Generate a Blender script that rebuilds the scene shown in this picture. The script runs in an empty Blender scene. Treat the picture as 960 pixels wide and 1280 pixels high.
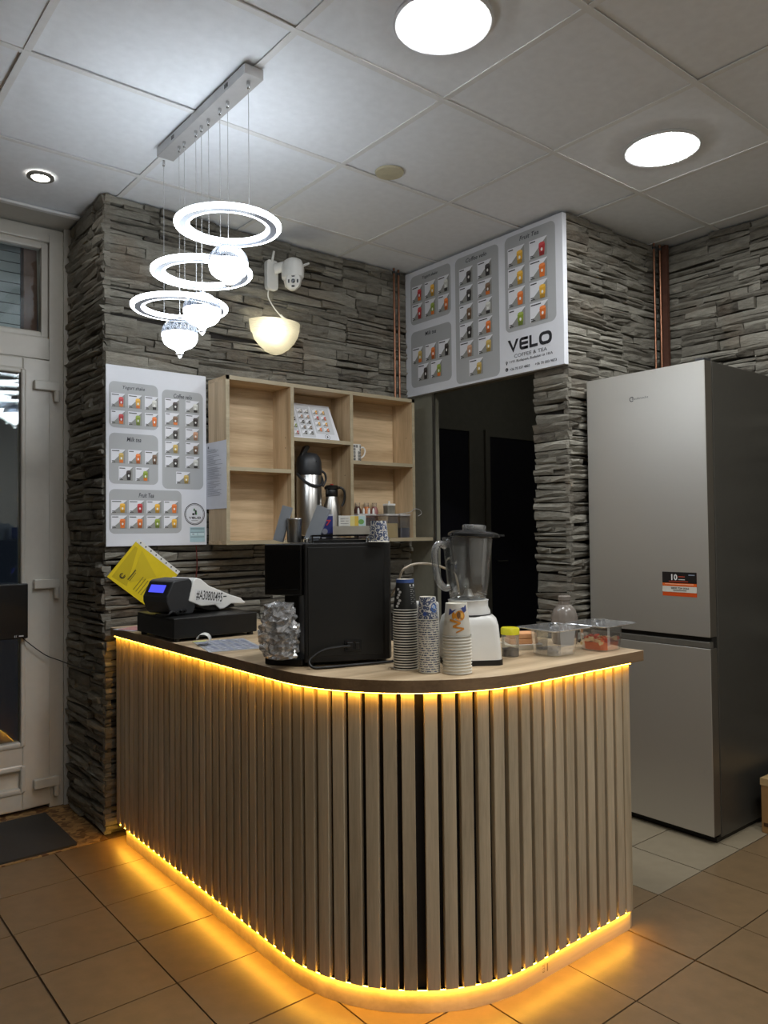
import bpy, bmesh, math, random
from mathutils import Vector, Matrix
C = bpy.context.scene.collection
PI = math.pi
R = math.radians

# ------------------------------------------------------------------ camera, world, exposure
CAM_H = 1.29
F_PX, YAW, PITCH, ROLL = 964.63, R(50.8824), R(1.4416), R(-0.6131)
cam = bpy.data.cameras.new('camera'); camo = bpy.data.objects.new('camera', cam); C.objects.link(camo)
fwd = Vector((math.cos(PITCH)*math.cos(YAW), math.cos(PITCH)*math.sin(YAW), math.sin(PITCH)))
rt = Vector((math.sin(YAW), -math.cos(YAW), 0)); up = rt.cross(fwd)
r2 = rt*math.cos(ROLL)+up*math.sin(ROLL); u2 = -rt*math.sin(ROLL)+up*math.cos(ROLL)
M = Matrix((r2, u2, -fwd)).transposed().to_4x4(); M.translation = Vector((0, 0, CAM_H))
camo.matrix_world = M
cam.sensor_fit = 'VERTICAL'; cam.sensor_height = 24; cam.sensor_width = 18
cam.lens = F_PX/1280*24; cam.clip_start = .02; cam.clip_end = 60
bpy.context.scene.camera = camo
w = bpy.data.worlds.new('night'); bpy.context.scene.world = w; w.use_nodes = True
w.node_tree.nodes['Background'].inputs[0].default_value = (.02, .025, .04, 1)
w.node_tree.nodes['Background'].inputs[1].default_value = .25
vs = bpy.context.scene.view_settings
vs.view_transform = 'Standard'; vs.look = 'None'; vs.gamma = 1; vs.exposure = 0.66
cy = bpy.context.scene.cycles
cy.max_bounces = 8; cy.transparent_max_bounces = 16; cy.caustics_reflective = False; cy.caustics_refractive = False
cy.sample_clamp_indirect = 6

PANEL_E = 52.0      # ceiling panels
SPOT_E = 30.0
RING_E = 9.5        # pendant lamp
GLOBE_E = 8.5
LED_E = 37.0        # amber strips
COOL = (.97, .99, 1.0)
AMBER = (1.0, .50, .045)

# ------------------------------------------------------------------ materials
def s2l(c):
    return tuple(((x/255)/12.92 if x/255 <= .04045 else ((x/255+.055)/1.055)**2.4) for x in c)
MC = {}
def mat(name, col=None, rough=.5, metal=0, rgb=None, var=.08, vscale=30, bump=0, bscale=200, coat=0, spec=.5,
        trans=0, ior=1.45, emit=None, estr=0, alpha=1, stretch=(1, 1, 1), rnd=0):
    if name in MC: return MC[name]
    if rgb: col = s2l(rgb)
    m = bpy.data.materials.new(name); m.use_nodes = True; MC[name] = m
    nt = m.node_tree; N = nt.nodes; L = nt.links; b = N['Principled BSDF']
    b.inputs['Roughness'].default_value = rough; b.inputs['Metallic'].default_value = metal
    b.inputs['Specular IOR Level'].default_value = spec
    b.inputs['Transmission Weight'].default_value = trans; b.inputs['IOR'].default_value = ior
    b.inputs['Coat Weight'].default_value = coat; b.inputs['Alpha'].default_value = alpha
    if emit:
        b.inputs['Emission Color'].default_value = (*emit, 1); b.inputs['Emission Strength'].default_value = estr
    tc = N.new('ShaderNodeTexCoord'); mp = N.new('ShaderNodeMapping'); mp.inputs['Scale'].default_value = stretch
    L.new(tc.outputs['Object'], mp.inputs[0])
    if var:
        n = N.new('ShaderNodeTexNoise'); n.inputs['Scale'].default_value = vscale; n.inputs['Detail'].default_value = 5
        L.new(mp.outputs[0], n.inputs['Vector'])
        r = N.new('ShaderNodeValToRGB'); L.new(n.outputs[0], r.inputs[0])
        r.color_ramp.elements[0].position = .3; r.color_ramp.elements[1].position = .7
        r.color_ramp.elements[0].color = (*[c*(1-var) for c in col], 1)
        r.color_ramp.elements[1].color = (*[min(1, c*(1+var)) for c in col], 1)
        out = r.outputs[0]
        if rnd:
            oi = N.new('ShaderNodeObjectInfo'); mr = N.new('ShaderNodeMapRange')
            mr.inputs[3].default_value = 1-rnd; mr.inputs[4].default_value = 1+rnd
            L.new(oi.outputs['Random'], mr.inputs[0])
            hs = N.new('ShaderNodeHueSaturation'); L.new(mr.outputs[0], hs.inputs['Value']); L.new(out, hs.inputs['Color'])
            out = hs.outputs[0]
        L.new(out, b.inputs['Base Color'])
    else:
        b.inputs['Base Color'].default_value = (*col, 1)
    if bump:
        n = N.new('ShaderNodeTexNoise'); n.inputs['Scale'].default_value = bscale; n.inputs['Detail'].default_value = 4
        L.new(mp.outputs[0], n.inputs['Vector'])
        bp = N.new('ShaderNodeBump'); bp.inputs['Strength'].default_value = bump; bp.inputs['Distance'].default_value = .002
        L.new(n.outputs[0], bp.inputs['Height']); L.new(bp.outputs[0], b.inputs['Normal'])
    return m

def emis(name, col, strength):
    if name in MC: return MC[name]
    m = bpy.data.materials.new(name); m.use_nodes = True; MC[name] = m
    nt = m.node_tree; nt.nodes.remove(nt.nodes['Principled BSDF'])
    e = nt.nodes.new('ShaderNodeEmission'); e.inputs[0].default_value = (*col, 1); e.inputs[1].default_value = strength
    nt.links.new(e.outputs[0], nt.nodes['Material Output'].inputs[0])
    return m

def wood(name, c1, c2, grain='x', rough=.45, fine=60, rnd=.05):
    if name in MC: return MC[name]
    m = bpy.data.materials.new(name); m.use_nodes = True; MC[name] = m
    nt = m.node_tree; N = nt.nodes; L = nt.links; b = N['Principled BSDF']; b.inputs['Roughness'].default_value = rough
    tc = N.new('ShaderNodeTexCoord'); mp = N.new('ShaderNodeMapping')
    oi = N.new('ShaderNodeObjectInfo')
    ad = N.new('ShaderNodeVectorMath'); ad.operation = 'MULTIPLY_ADD'
    ad.inputs[1].default_value = (1, 1, 1)
    ml = N.new('ShaderNodeMath'); ml.operation = 'MULTIPLY'; ml.inputs[1].default_value = 7
    L.new(oi.outputs['Random'], ml.inputs[0])
    L.new(tc.outputs['Object'], ad.inputs[0]); L.new(ml.outputs[0], ad.inputs[2])
    sc = {'x': (.06, 1, 1), 'y': (1, .06, 1), 'z': (1, 1, .06)}[grain]
    mp.inputs['Scale'].default_value = sc; L.new(ad.outputs[0], mp.inputs[0])
    n1 = N.new('ShaderNodeTexNoise'); n1.inputs['Scale'].default_value = 14; n1.inputs['Detail'].default_value = 6; n1.inputs['Distortion'].default_value = .6
    n2 = N.new('ShaderNodeTexNoise'); n2.inputs['Scale'].default_value = fine*3; n2.inputs['Detail'].default_value = 3
    L.new(mp.outputs[0], n1.inputs['Vector']); L.new(mp.outputs[0], n2.inputs['Vector'])
    mx = N.new('ShaderNodeMath'); mx.operation = 'MULTIPLY_ADD'; mx.inputs[1].default_value = .35
    L.new(n2.outputs[0], mx.inputs[0]); L.new(n1.outputs[0], mx.inputs[2])
    r = N.new('ShaderNodeValToRGB'); L.new(mx.outputs[0], r.inputs[0])
    r.color_ramp.elements[0].position = .48; r.color_ramp.elements[1].position = .86
    r.color_ramp.elements[0].color = (*s2l(c1), 1); r.color_ramp.elements[1].color = (*s2l(c2), 1)
    mr = N.new('ShaderNodeMapRange'); mr.inputs[3].default_value = 1-rnd; mr.inputs[4].default_value = 1+rnd
    L.new(oi.outputs['Random'], mr.inputs[0])
    hs = N.new('ShaderNodeHueSaturation'); L.new(mr.outputs[0], hs.inputs['Value']); L.new(r.outputs[0], hs.inputs['Color'])
    L.new(hs.outputs[0], b.inputs['Base Color'])
    bp = N.new('ShaderNodeBump'); bp.inputs['Strength'].default_value = .15; bp.inputs['Distance'].default_value = .001
    L.new(n2.outputs[0], bp.inputs['Height']); L.new(bp.outputs[0], b.inputs['Normal'])
    return m

def stone_mat():
    m = bpy.data.materials.new('ledge_stone'); m.use_nodes = True
    nt = m.node_tree; N = nt.nodes; L = nt.links; b = N['Principled BSDF']; b.inputs['Roughness'].default_value = .62
    b.inputs['Specular IOR Level'].default_value = .35
    tc = N.new('ShaderNodeTexCoord'); at = N.new('ShaderNodeAttribute'); at.attribute_name = 'tone'
    mp = N.new('ShaderNodeMapping'); mp.inputs['Scale'].default_value = (1, 1, 3.2); L.new(tc.outputs['Object'], mp.inputs[0])
    n = N.new('ShaderNodeTexNoise'); n.inputs['Scale'].default_value = 20; n.inputs['Detail'].default_value = 10; n.inputs['Roughness'].default_value = .74
    L.new(mp.outputs[0], n.inputs['Vector'])
    n3 = N.new('ShaderNodeTexNoise'); n3.inputs['Scale'].default_value = 3.5; n3.inputs['Detail'].default_value = 3
    L.new(tc.outputs['Object'], n3.inputs['Vector'])
    ma = N.new('ShaderNodeMath'); ma.operation = 'MULTIPLY_ADD'; ma.inputs[1].default_value = .9
    L.new(n.outputs[0], ma.inputs[0])
    mb = N.new('ShaderNodeMath'); mb.operation = 'MULTIPLY'; mb.inputs[1].default_value = .55; L.new(at.outputs['Fac'], mb.inputs[0])
    L.new(mb.outputs[0], ma.inputs[2])
    r = N.new('ShaderNodeValToRGB'); L.new(ma.outputs[0], r.inputs[0])
    e = r.color_ramp.elements
    e[0].position = .34; e[0].color = (*s2l((50, 47, 43)), 1)
    e[1].position = 1.0; e[1].color = (*s2l((160, 156, 144)), 1)
    q = e.new(.52); q.color = (*s2l((106, 101, 91)), 1)
    q = e.new(.72); q.color = (*s2l((130, 126, 115)), 1)
    # rusty brown stains of the slate
    mx = N.new('ShaderNodeMix'); mx.data_type = 'RGBA'
    r3 = N.new('ShaderNodeValToRGB'); L.new(n3.outputs[0], r3.inputs[0])
    r3.color_ramp.elements[0].position = .55; r3.color_ramp.elements[0].color = (0, 0, 0, 1)
    r3.color_ramp.elements[1].position = .75; r3.color_ramp.elements[1].color = (.38, .38, .38, 1)
    L.new(r3.outputs[0], mx.inputs[0]); L.new(r.outputs[0], mx.inputs[6]); mx.inputs[7].default_value = (*s2l((132, 108, 84)), 1)
    L.new(mx.outputs[2], b.inputs['Base Color'])
    n2 = N.new('ShaderNodeTexNoise'); n2.inputs['Scale'].default_value = 34; n2.inputs['Detail'].default_value = 8; n2.inputs['Roughness'].default_value = .7
    L.new(mp.outputs[0], n2.inputs['Vector'])
    bp = N.new('ShaderNodeBump'); bp.inputs['Strength'].default_value = 1; bp.inputs['Distance'].default_value = .010
    L.new(n2.outputs[0], bp.inputs['Height']); L.new(bp.outputs[0], b.inputs['Normal'])
    return m

def print_mat():
    m = bpy.data.materials.new('printed_ink'); m.use_nodes = True
    nt = m.node_tree; b = nt.nodes['Principled BSDF']; b.inputs['Roughness'].default_value = .38
    a = nt.nodes.new('ShaderNodeVertexColor'); a.layer_name = 'col'
    nt.links.new(a.outputs[0], b.inputs['Base Color'])
    return m

def clear_mat(name, tint=(1, 1, 1), gloss=.12, haze=.0, rough=.05):
    """thin clear plastic / film: see-through with sharp reflections and some milky haze"""
    if name in MC: return MC[name]
    m = bpy.data.materials.new(name); m.use_nodes = True; MC[name] = m
    nt = m.node_tree; N = nt.nodes; L = nt.links; N.remove(N['Principled BSDF'])
    t = N.new('ShaderNodeBsdfTransparent'); t.inputs[0].default_value = (*tint, 1)
    g = N.new('ShaderNodeBsdfGlossy'); g.inputs['Roughness'].default_value = rough
    d = N.new('ShaderNodeBsdfDiffuse'); d.inputs[0].default_value = (.8, .8, .8, 1)
    tc = N.new('ShaderNodeTexCoord'); nz = N.new('ShaderNodeTexNoise'); nz.inputs['Scale'].default_value = 25
    L.new(tc.outputs['Object'], nz.inputs['Vector'])
    mm = N.new('ShaderNodeMath'); mm.operation = 'MULTIPLY'; mm.inputs[1].default_value = haze*2; L.new(nz.outputs[0], mm.inputs[0])
    m1 = N.new('ShaderNodeMixShader'); L.new(mm.outputs[0], m1.inputs[0]); L.new(t.outputs[0], m1.inputs[1]); L.new(d.outputs[0], m1.inputs[2])
    fr = N.new('ShaderNodeLayerWeight'); fr.inputs[0].default_value = .35
    ad = N.new('ShaderNodeMath'); ad.operation = 'MULTIPLY_ADD'; ad.inputs[1].default_value = .6; ad.inputs[2].default_value = gloss
    L.new(fr.outputs['Fresnel'], ad.inputs[0])
    m2 = N.new('ShaderNodeMixShader'); L.new(ad.outputs[0], m2.inputs[0]); L.new(m1.outputs[0], m2.inputs[1]); L.new(g.outputs[0], m2.inputs[2])
    L.new(m2.outputs[0], N['Material Output'].inputs[0])
    return m

STONE = stone_mat(); INK = print_mat()
M_mortar = mat('dark_mortar', rgb=(48, 44, 40), rough=.9)
M_tile = mat('ceiling_tile_white', rgb=(236, 239, 242), rough=.9, var=.03, bump=.25, bscale=350, rnd=.025)
M_bar = mat('ceiling_bar_white', rgb=(228, 228, 226), rough=.5, var=.03)
M_plaster = mat('plaster_white', rgb=(196, 193, 184), rough=.85, var=.03, bump=.2, bscale=60)
M_paint = mat('beige_paint', rgb=(232, 230, 224), rough=.8, var=.03)
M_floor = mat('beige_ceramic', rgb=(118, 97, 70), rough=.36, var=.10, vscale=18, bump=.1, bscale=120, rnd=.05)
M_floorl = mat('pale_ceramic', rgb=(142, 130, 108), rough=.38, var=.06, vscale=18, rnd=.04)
M_grout = mat('dark_grout', rgb=(84, 66, 48), rough=.9, var=.2)
M_pvc = mat('white_pvc', rgb=(206, 202, 192), rough=.32, var=.02)
M_black = mat('black_plastic', rgb=(12, 11, 10), rough=.42, var=.1)
M_gloss = mat('gloss_black', rgb=(8, 8, 9), rough=.12, var=.1)
M_dgrey = mat('dark_grey_plastic', rgb=(44, 45, 47), rough=.4, var=.08)
M_steel = mat('brushed_steel', rgb=(186, 184, 180), rough=.3, metal=1, var=.04, vscale=90, stretch=(1, 1, .03))
M_chrome = mat('chrome', rgb=(205, 205, 205), rough=.12, metal=1, var=0)
M_white = mat('white_plastic', rgb=(226, 225, 220), rough=.3, var=.02)
M_board = mat('white_board', rgb=(222, 224, 230), rough=.28, var=.01)
M_copper = mat('copper', rgb=(150, 108, 86), rough=.38, metal=1, var=.15, vscale=20)
W_shelf = wood('pale_oak_x', (166, 140, 106), (212, 187, 151), 'x')
W_shelfz = wood('pale_oak_z', (166, 140, 106), (212, 187, 151), 'z')
W_edge = wood('grey_oak_edge', (150, 138, 112), (178, 164, 136), 'x')
W_top = wood('oak_worktop', (162, 138, 106), (216, 192, 158), 'x', rough=.4)
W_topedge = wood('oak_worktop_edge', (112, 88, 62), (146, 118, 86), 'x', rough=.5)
W_slat = wood('greige_oak', (164, 149, 124), (210, 193, 164), 'z', rough=.5, fine=80, rnd=.06)
W_kick = wood('cream_board', (196, 178, 148), (222, 206, 178), 'x', rough=.5, fine=30)
M_panel = emis('panel_light', COOL, PANEL_E)
M_spot = emis('spot_light', (1, .96, .9), SPOT_E)
M_ring = emis('ring_light', (.84, .92, 1), RING_E)
M_globe = emis('globe_light', (.86, .93, 1), GLOBE_E)
M_led = emis('amber_led', AMBER, LED_E)

# ------------------------------------------------------------------ mesh building
class MB:
    def __init__(s): s.v = []; s.f = []; s.m = []; s.tone = None
    def add(s, vs, fs, mi=0):
        o = len(s.v); s.v += [tuple(v) for v in vs]; s.f += [tuple(i+o for i in f) for f in fs]; s.m += [mi]*len(fs); return s
    def box(s, a, b, mi=0, mtx=None):
        (x0, y0, z0), (x1, y1, z1) = a, b
        vs = [Vector(p) for p in ((x0, y0, z0), (x1, y0, z0), (x1, y1, z0), (x0, y1, z0), (x0, y0, z1), (x1, y0, z1), (x1, y1, z1), (x0, y1, z1))]
        if mtx: vs = [mtx @ v for v in vs]
        return s.add(vs, [(3, 2, 1, 0), (4, 5, 6, 7), (0, 1, 5, 4), (1, 2, 6, 5), (2, 3, 7, 6), (3, 0, 4, 7)], mi)
    def prism(s, pts, z0, z1, mi=0, mtx=None, mi_side=None):
        n = len(pts); vs = [Vector((x, y, z0)) for x, y in pts]+[Vector((x, y, z1)) for x, y in pts]
        if mtx: vs = [mtx @ v for v in vs]
        s.add(vs, [tuple(range(n-1, -1, -1)), tuple(range(n, 2*n))], mi)
        o = len(s.v)-2*n
        fs = [(o+i, o+(i+1) % n, o+n+(i+1) % n, o+n+i) for i in range(n)]
        s.f += fs; s.m += [mi if mi_side is None else mi_side]*n
        return s
    def lathe(s, prof, c=(0, 0, 0), seg=24, mi=0, mtx=None, a0=0, a1=2*PI, rmod=None):
        full = abs(a1-a0-2*PI) < 1e-6; k = seg if full else seg+1; vs = []; fs = []
        for r, z in prof:
            for i in range(k):
                a = a0+(a1-a0)*i/seg; rr = r*(rmod(a) if rmod else 1)
                v = Vector((rr*math.cos(a), rr*math.sin(a), z))
                if mtx: v = mtx @ v
                vs.append(v+Vector(c))
        for j in range(len(prof)-1):
            for i in range(seg):
                i2 = (i+1) % k if full else i+1
                fs.append((j*k+i, j*k+i2, (j+1)*k+i2, (j+1)*k+i))
        return s.add(vs, fs, mi)
    def tube(s, pts, r, seg=8, mi=0, cap=True, closed=False):
        P = [Vector(p) for p in pts]; n = len(P); vs = []; fs = []; prev = None
        for i, p in enumerate(P):
            if closed: t = P[(i+1) % n]-P[i-1]
            else: t = P[min(i+1, n-1)]-P[max(i-1, 0)]
            t.normalize()
            if prev is None:
                a = Vector((0, 0, 1)) if abs(t.z) < .9 else Vector((1, 0, 0)); nn = t.cross(a).normalized()
            else: nn = (prev-t*prev.dot(t)).normalized()
            prev = nn; bb = t.cross(nn); rr = r[i] if isinstance(r, (list, tuple)) else r
            for k in range(seg):
                a = 2*PI*k/seg; vs.append(p+nn*rr*math.cos(a)+bb*rr*math.sin(a))
        m = n if closed else n-1
        for i in range(m):
            for k in range(seg):
                j = (i+1) % n; fs.append((i*seg+k, i*seg+(k+1) % seg, j*seg+(k+1) % seg, j*seg+k))
        if cap and not closed: fs += [tuple(range(seg-1, -1, -1)), tuple((n-1)*seg+k for k in range(seg))]
        return s.add(vs, fs, mi)
    def mesh(s, name, mats, smooth=False):
        me = bpy.data.meshes.new(name); me.from_pydata(s.v, [], s.f)
        for m in (mats if isinstance(mats, (list, tuple)) else [mats]): me.materials.append(m)
        me.polygons.foreach_set('material_index', s.m)
        bm = bmesh.new(); bm.from_mesh(me); bmesh.ops.remove_doubles(bm, verts=bm.verts, dist=1e-6)
        bmesh.ops.recalc_face_normals(bm, faces=bm.faces); bm.to_mesh(me); bm.free()
        if smooth:
            me.polygons.foreach_set('use_smooth', [True]*len(me.polygons))
            me.set_sharp_from_angle(angle=R(40))
        return me
    def build(s, name, mats, parent=None, smooth=False, bevel=0):
        o = bpy.data.objects.new(name, s.mesh(name, mats, smooth)); C.objects.link(o)
        if parent: o.parent = parent
        if bevel:
            b = o.modifiers.new('bevel', 'BEVEL'); b.width = bevel; b.segments = 2; b.limit_method = 'ANGLE'
        return o

def tag(o, label, cat, group=None, kind=None):
    o['label'] = label; o['category'] = cat
    if group: o['group'] = group
    if kind: o['kind'] = kind
    return o
def thing(name, label, cat, loc=(0, 0, 0), rz=0, group=None):
    o = bpy.data.objects.new(name, None); C.objects.link(o); o.location = loc; o.rotation_euler = (0, 0, rz)
    o.empty_display_size = .05
    return tag(o, label, cat, group)
def structure(o, label, cat='setting'):
    o['kind'] = 'structure'; o['label'] = label; o['category'] = cat; return o
def copy_tree(o, parent=None):
    c = o.copy(); C.objects.link(c); c.parent = parent
    for ch in list(o.children): copy_tree(ch, c)
    return c
def catmull(P, k=8):
    P = [Vector(p) for p in P]; out = []
    for i in range(len(P)-1):
        a, b, c, d = P[max(i-1, 0)], P[i], P[i+1], P[min(i+2, len(P)-1)]
        for j in range(k):
            t = j/k
            out.append(.5*((2*b)+(c-a)*t+(2*a-5*b+4*c-d)*t*t+(3*b-a-3*c+d)*t**3))
    return out+[P[-1]]
def rrect(x0, y0, x1, y1, r, n=5):
    r = min(r, (x1-x0)/2-1e-5, (y1-y0)/2-1e-5)
    out = []
    for cx, cy_, a in ((x1-r, y1-r, 0), (x0+r, y1-r, 90), (x0+r, y0+r, 180), (x1-r, y0+r, 270)):
        for i in range(n+1):
            t = R(a+90*i/n); out.append((cx+r*math.cos(t), cy_+r*math.sin(t)))
    return out

# ------------------------------------------------------------------ flat print (ink on boards, labels, cups)
TXT = {}
def text_mesh(s, bold=0, shear=0):
    key = (s, bold, shear)
    if key in TXT: return TXT[key]
    cu = bpy.data.curves.new('t', 'FONT'); cu.body = s; cu.size = 1; cu.resolution_u = 2; cu.offset = bold; cu.shear = shear
    o = bpy.data.objects.new('t', cu); me = bpy.data.meshes.new_from_object(o)
    vs = [(v.co.x, v.co.y) for v in me.vertices]; fs = [tuple(p.vertices) for p in me.polygons]
    bpy.data.objects.remove(o); bpy.data.curves.remove(cu); bpy.data.meshes.remove(me)
    xs = [v[0] for v in vs]; ys = [v[1] for v in vs]
    TXT[key] = (vs, fs, min(xs), max(xs), min(ys), max(ys)); return TXT[key]
class Print:
    """ink in the plane o + x*u + y*v, lifted along n"""
    def __init__(s, o=None, u=None, v=None, fn=None, lift=.0004):
        s.V = []; s.F = []; s.K = []
        if fn: s.fn = fn
        else:
            o = Vector(o); u = Vector(u).normalized(); v = Vector(v).normalized(); n = u.cross(v)
            s.fn = lambda x, y, l: o+u*x+v*y+n*(lift*(l+1))
    def raw(s, pts, fs, c, l):
        o = len(s.V); s.V += [s.fn(x, y, l) for x, y in pts]; s.F += [tuple(i+o for i in f) for f in fs]; s.K += [s2l(c)]*len(fs)
    def poly(s, pts, c, l=0): s.raw(pts, [tuple(range(len(pts)))], c, l)
    def rect(s, x0, y0, x1, y1, c, l=0): s.poly([(x0, y0), (x1, y0), (x1, y1), (x0, y1)], c, l)
    def rr(s, x0, y0, x1, y1, r, c, l=0): s.poly(rrect(x0, y0, x1, y1, r), c, l)
    def disc(s, x, y, r, c, l=0, n=20, ry=None):
        ry = ry or r; s.poly([(x+r*math.cos(2*PI*i/n), y+ry*math.sin(2*PI*i/n)) for i in range(n)], c, l)
    def ring(s, x, y, r0, r1, c, l=0, n=32, a0=0, a1=360):
        pts = []; fs = []
        for i in range(n+1):
            a = R(a0+(a1-a0)*i/n); pts += [(x+r0*math.cos(a), y+r0*math.sin(a)), (x+r1*math.cos(a), y+r1*math.sin(a))]
        fs = [(2*i, 2*i+1, 2*i+3, 2*i+2) for i in range(n)]; s.raw(pts, fs, c, l)
    def text(s, t, x, y, h, c, l=1, width=None, align='l', bold=0, shear=0, rot=0):
        """y = bottom of the text box, h = its height"""
        vs, fs, x0, x1, y0, y1 = text_mesh(t, bold, shear)
        ky = h/(y1-y0); kx = ky if width is None else width/(x1-x0)
        wd = (x1-x0)*kx; ox = {'l': 0, 'c': -wd/2, 'r': -wd}[align]
        ca, sa = math.cos(rot), math.sin(rot)
        P = []
        for a, b in vs:
            px = (a-x0)*kx+ox; py = (b-y0)*ky; P.append((x+px*ca-py*sa, y+px*sa+py*ca))
        s.raw(P, fs, c, l)
    def build(s, name, parent=None, label=None):
        me = bpy.data.meshes.new(name); me.from_pydata([tuple(v) for v in s.V], [], s.F); me.materials.append(INK)
        a = me.color_attributes.new('col', 'FLOAT_COLOR', 'CORNER'); dat = []
        for p, k in zip(me.polygons, s.K): dat += [k[0], k[1], k[2], 1]*p.loop_total
        a.data.foreach_set('color', dat)
        o = bpy.data.objects.new(name, me); C.objects.link(o)
        if parent: o.parent = parent
        if label: o['label'] = label
        return o

# ------------------------------------------------------------------ the room: floor
rnd = random.Random(7)
floor = bpy.data.objects.new('floor', None); C.objects.link(floor); structure(floor, 'beige square floor tiles with dark joints', 'floor')
MB().box((-1.8, -1.8, -.08), (5.6, 4.3, -.006)).build('grout_bed', M_grout, floor)
XL = [-1.738, -1.44, -1.142, -.844, -.546, -.248, .05, .352, .649, .947, 1.25, 1.56, 1.875, 2.183, 2.475, 2.771, 3.07, 3.37, 3.67]
YL = [-1.732+.2975*i for i in range(19)]
YL = [y-.007+.000 for y in YL]    # joints fall on 1.236, 1.534, ...
far = MB(); base_me = {}
for i in range(len(XL)-1):
    for j in range(len(YL)-1):
        x0, x1, y0, y1 = XL[i], XL[i+1], YL[j], YL[j+1]
        y0 += 0; g = .0022
        wide = .002 if abs(x0-.649) < .01 or abs(x0-2.183) < .01 else 0
        if y0 > 3.2 and x1 < 1.3: continue
        if y1 > 3.3 and x1 < 1.3: y1 = 3.305
        ze = rnd.uniform(-.0006, .0006)
        a = (x0+g+wide, y0+g, -.006); b = (x1-g, y1-g, 0)
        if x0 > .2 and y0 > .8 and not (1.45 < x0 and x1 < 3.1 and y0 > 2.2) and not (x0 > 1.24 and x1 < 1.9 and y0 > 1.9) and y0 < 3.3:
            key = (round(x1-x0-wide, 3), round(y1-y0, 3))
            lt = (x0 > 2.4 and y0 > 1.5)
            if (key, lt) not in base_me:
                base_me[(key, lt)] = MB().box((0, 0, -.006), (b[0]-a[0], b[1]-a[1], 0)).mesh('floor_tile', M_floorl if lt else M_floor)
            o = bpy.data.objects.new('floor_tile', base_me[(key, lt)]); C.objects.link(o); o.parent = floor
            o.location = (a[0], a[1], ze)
        else: far.box(a, b)
o = far.build('distant_tiles', M_floor, floor); o['kind'] = 'stuff'

# terrazzo threshold by the door
tz = MB().box((-.4, 3.31, -.006), (1.166, 3.9, .0005))
def terrazzo():
    m = bpy.data.materials.new('brown_mosaic'); m.use_nodes = True; nt = m.node_tree; N = nt.nodes; L = nt.links; b = N['Principled BSDF']
    tc = N.new('ShaderNodeTexCoord'); v = N.new('ShaderNodeTexVoronoi'); v.inputs['Scale'].default_value = 48; L.new(tc.outputs['Object'], v.inputs['Vector'])
    r = N.new('ShaderNodeValToRGB'); L.new(v.outputs['Color'], r.inputs[0]); e = r.color_ramp.elements
    e[0].color = (*s2l((96, 64, 36)), 1); e[0].position = .2; e[1].color = (*s2l((178, 146, 96)), 1); e[1].position = .85
    L.new(r.outputs[0], b.inputs['Base Color']); b.inputs['Roughness'].default_value = .5
    v2 = N.new('ShaderNodeTexVoronoi'); v2.feature = 'DISTANCE_TO_EDGE'; v2.inputs['Scale'].default_value = 48; L.new(tc.outputs['Object'], v2.inputs['Vector'])
    bp = N.new('ShaderNodeBump'); bp.inputs['Distance'].default_value = .003; bp.inputs['Strength'].default_value = .6
    L.new(v2.outputs[0], bp.inputs['Height']); L.new(bp.outputs[0], b.inputs['Normal'])
    return m
tz.build('mosaic_threshold', terrazzo(), floor)

# ------------------------------------------------------------------ ceiling
CZ = 2.78
ceil = bpy.data.objects.new('ceiling', None); C.objects.link(ceil); structure(ceil, 'suspended ceiling of square white panels in a metal grid', 'ceiling')
MB().box((-1.8, -1.8, CZ+.03), (5.6, 4.3, CZ+.1)).build('ceiling_slab', M_plaster, ceil)
GX = [-1.765+.6*i for i in range(13)]; GY = [-1.69+.5985*i for i in range(10)]
GY = [y+.007 for y in GY]
tile_me = {}
PANELS = [(1.55, 1.607, .131), (2.742, 1.622, .129), (1.55, .41, .13), (2.742, .41, .13), (.35, -.79, .13)]
for i in range(len(GX)-1):
    for j in range(len(GY)-1):
        x0, x1, y0, y1 = GX[i], GX[i+1], GY[j], GY[j+1]
        if x0 > 3.8: continue
        k = (round(x1-x0, 3), round(y1-y0, 3))
        if k not in tile_me: tile_me[k] = MB().box((.008, .008, 0), (k[0]-.008, k[1]-.008, .014)).mesh('ceiling_panel', M_tile)
        o = bpy.data.objects.new('ceiling_panel', tile_me[k]); C.objects.link(o); o.parent = ceil
        o.location = (x0, y0, CZ+.004+rnd.uniform(0, .003)); o.rotation_euler = (rnd.uniform(-.0025, .0025), rnd.uniform(-.0025, .0025), 0)
for x in GX:
    if -1.7 < x < 3.8:
        MB().box((x-.011, -1.7, CZ), (x+.011, 3.68, CZ+.004)).box((x-.003, -1.7, CZ+.004), (x+.003, 3.68, CZ+.03)).build('grid_bar', M_bar, ceil)
for y in GY:
    if -1.7 < y < 3.7:
        MB().box((-1.7, y-.011, CZ-.0006), (3.73, y+.011, CZ+.0036)).build('grid_bar', M_bar, ceil)
# plain plaster strip over the door recess
MB().box((-1.7, 3.69, CZ-.002), (1.166, 3.92, CZ+.03)).build('plaster_strip', M_plaster, ceil)
MB().box((-1.7, 3.665, CZ-.012), (1.166, 3.695, CZ+.002)).build('trim_1', M_bar, ceil, bevel=.004)

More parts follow.
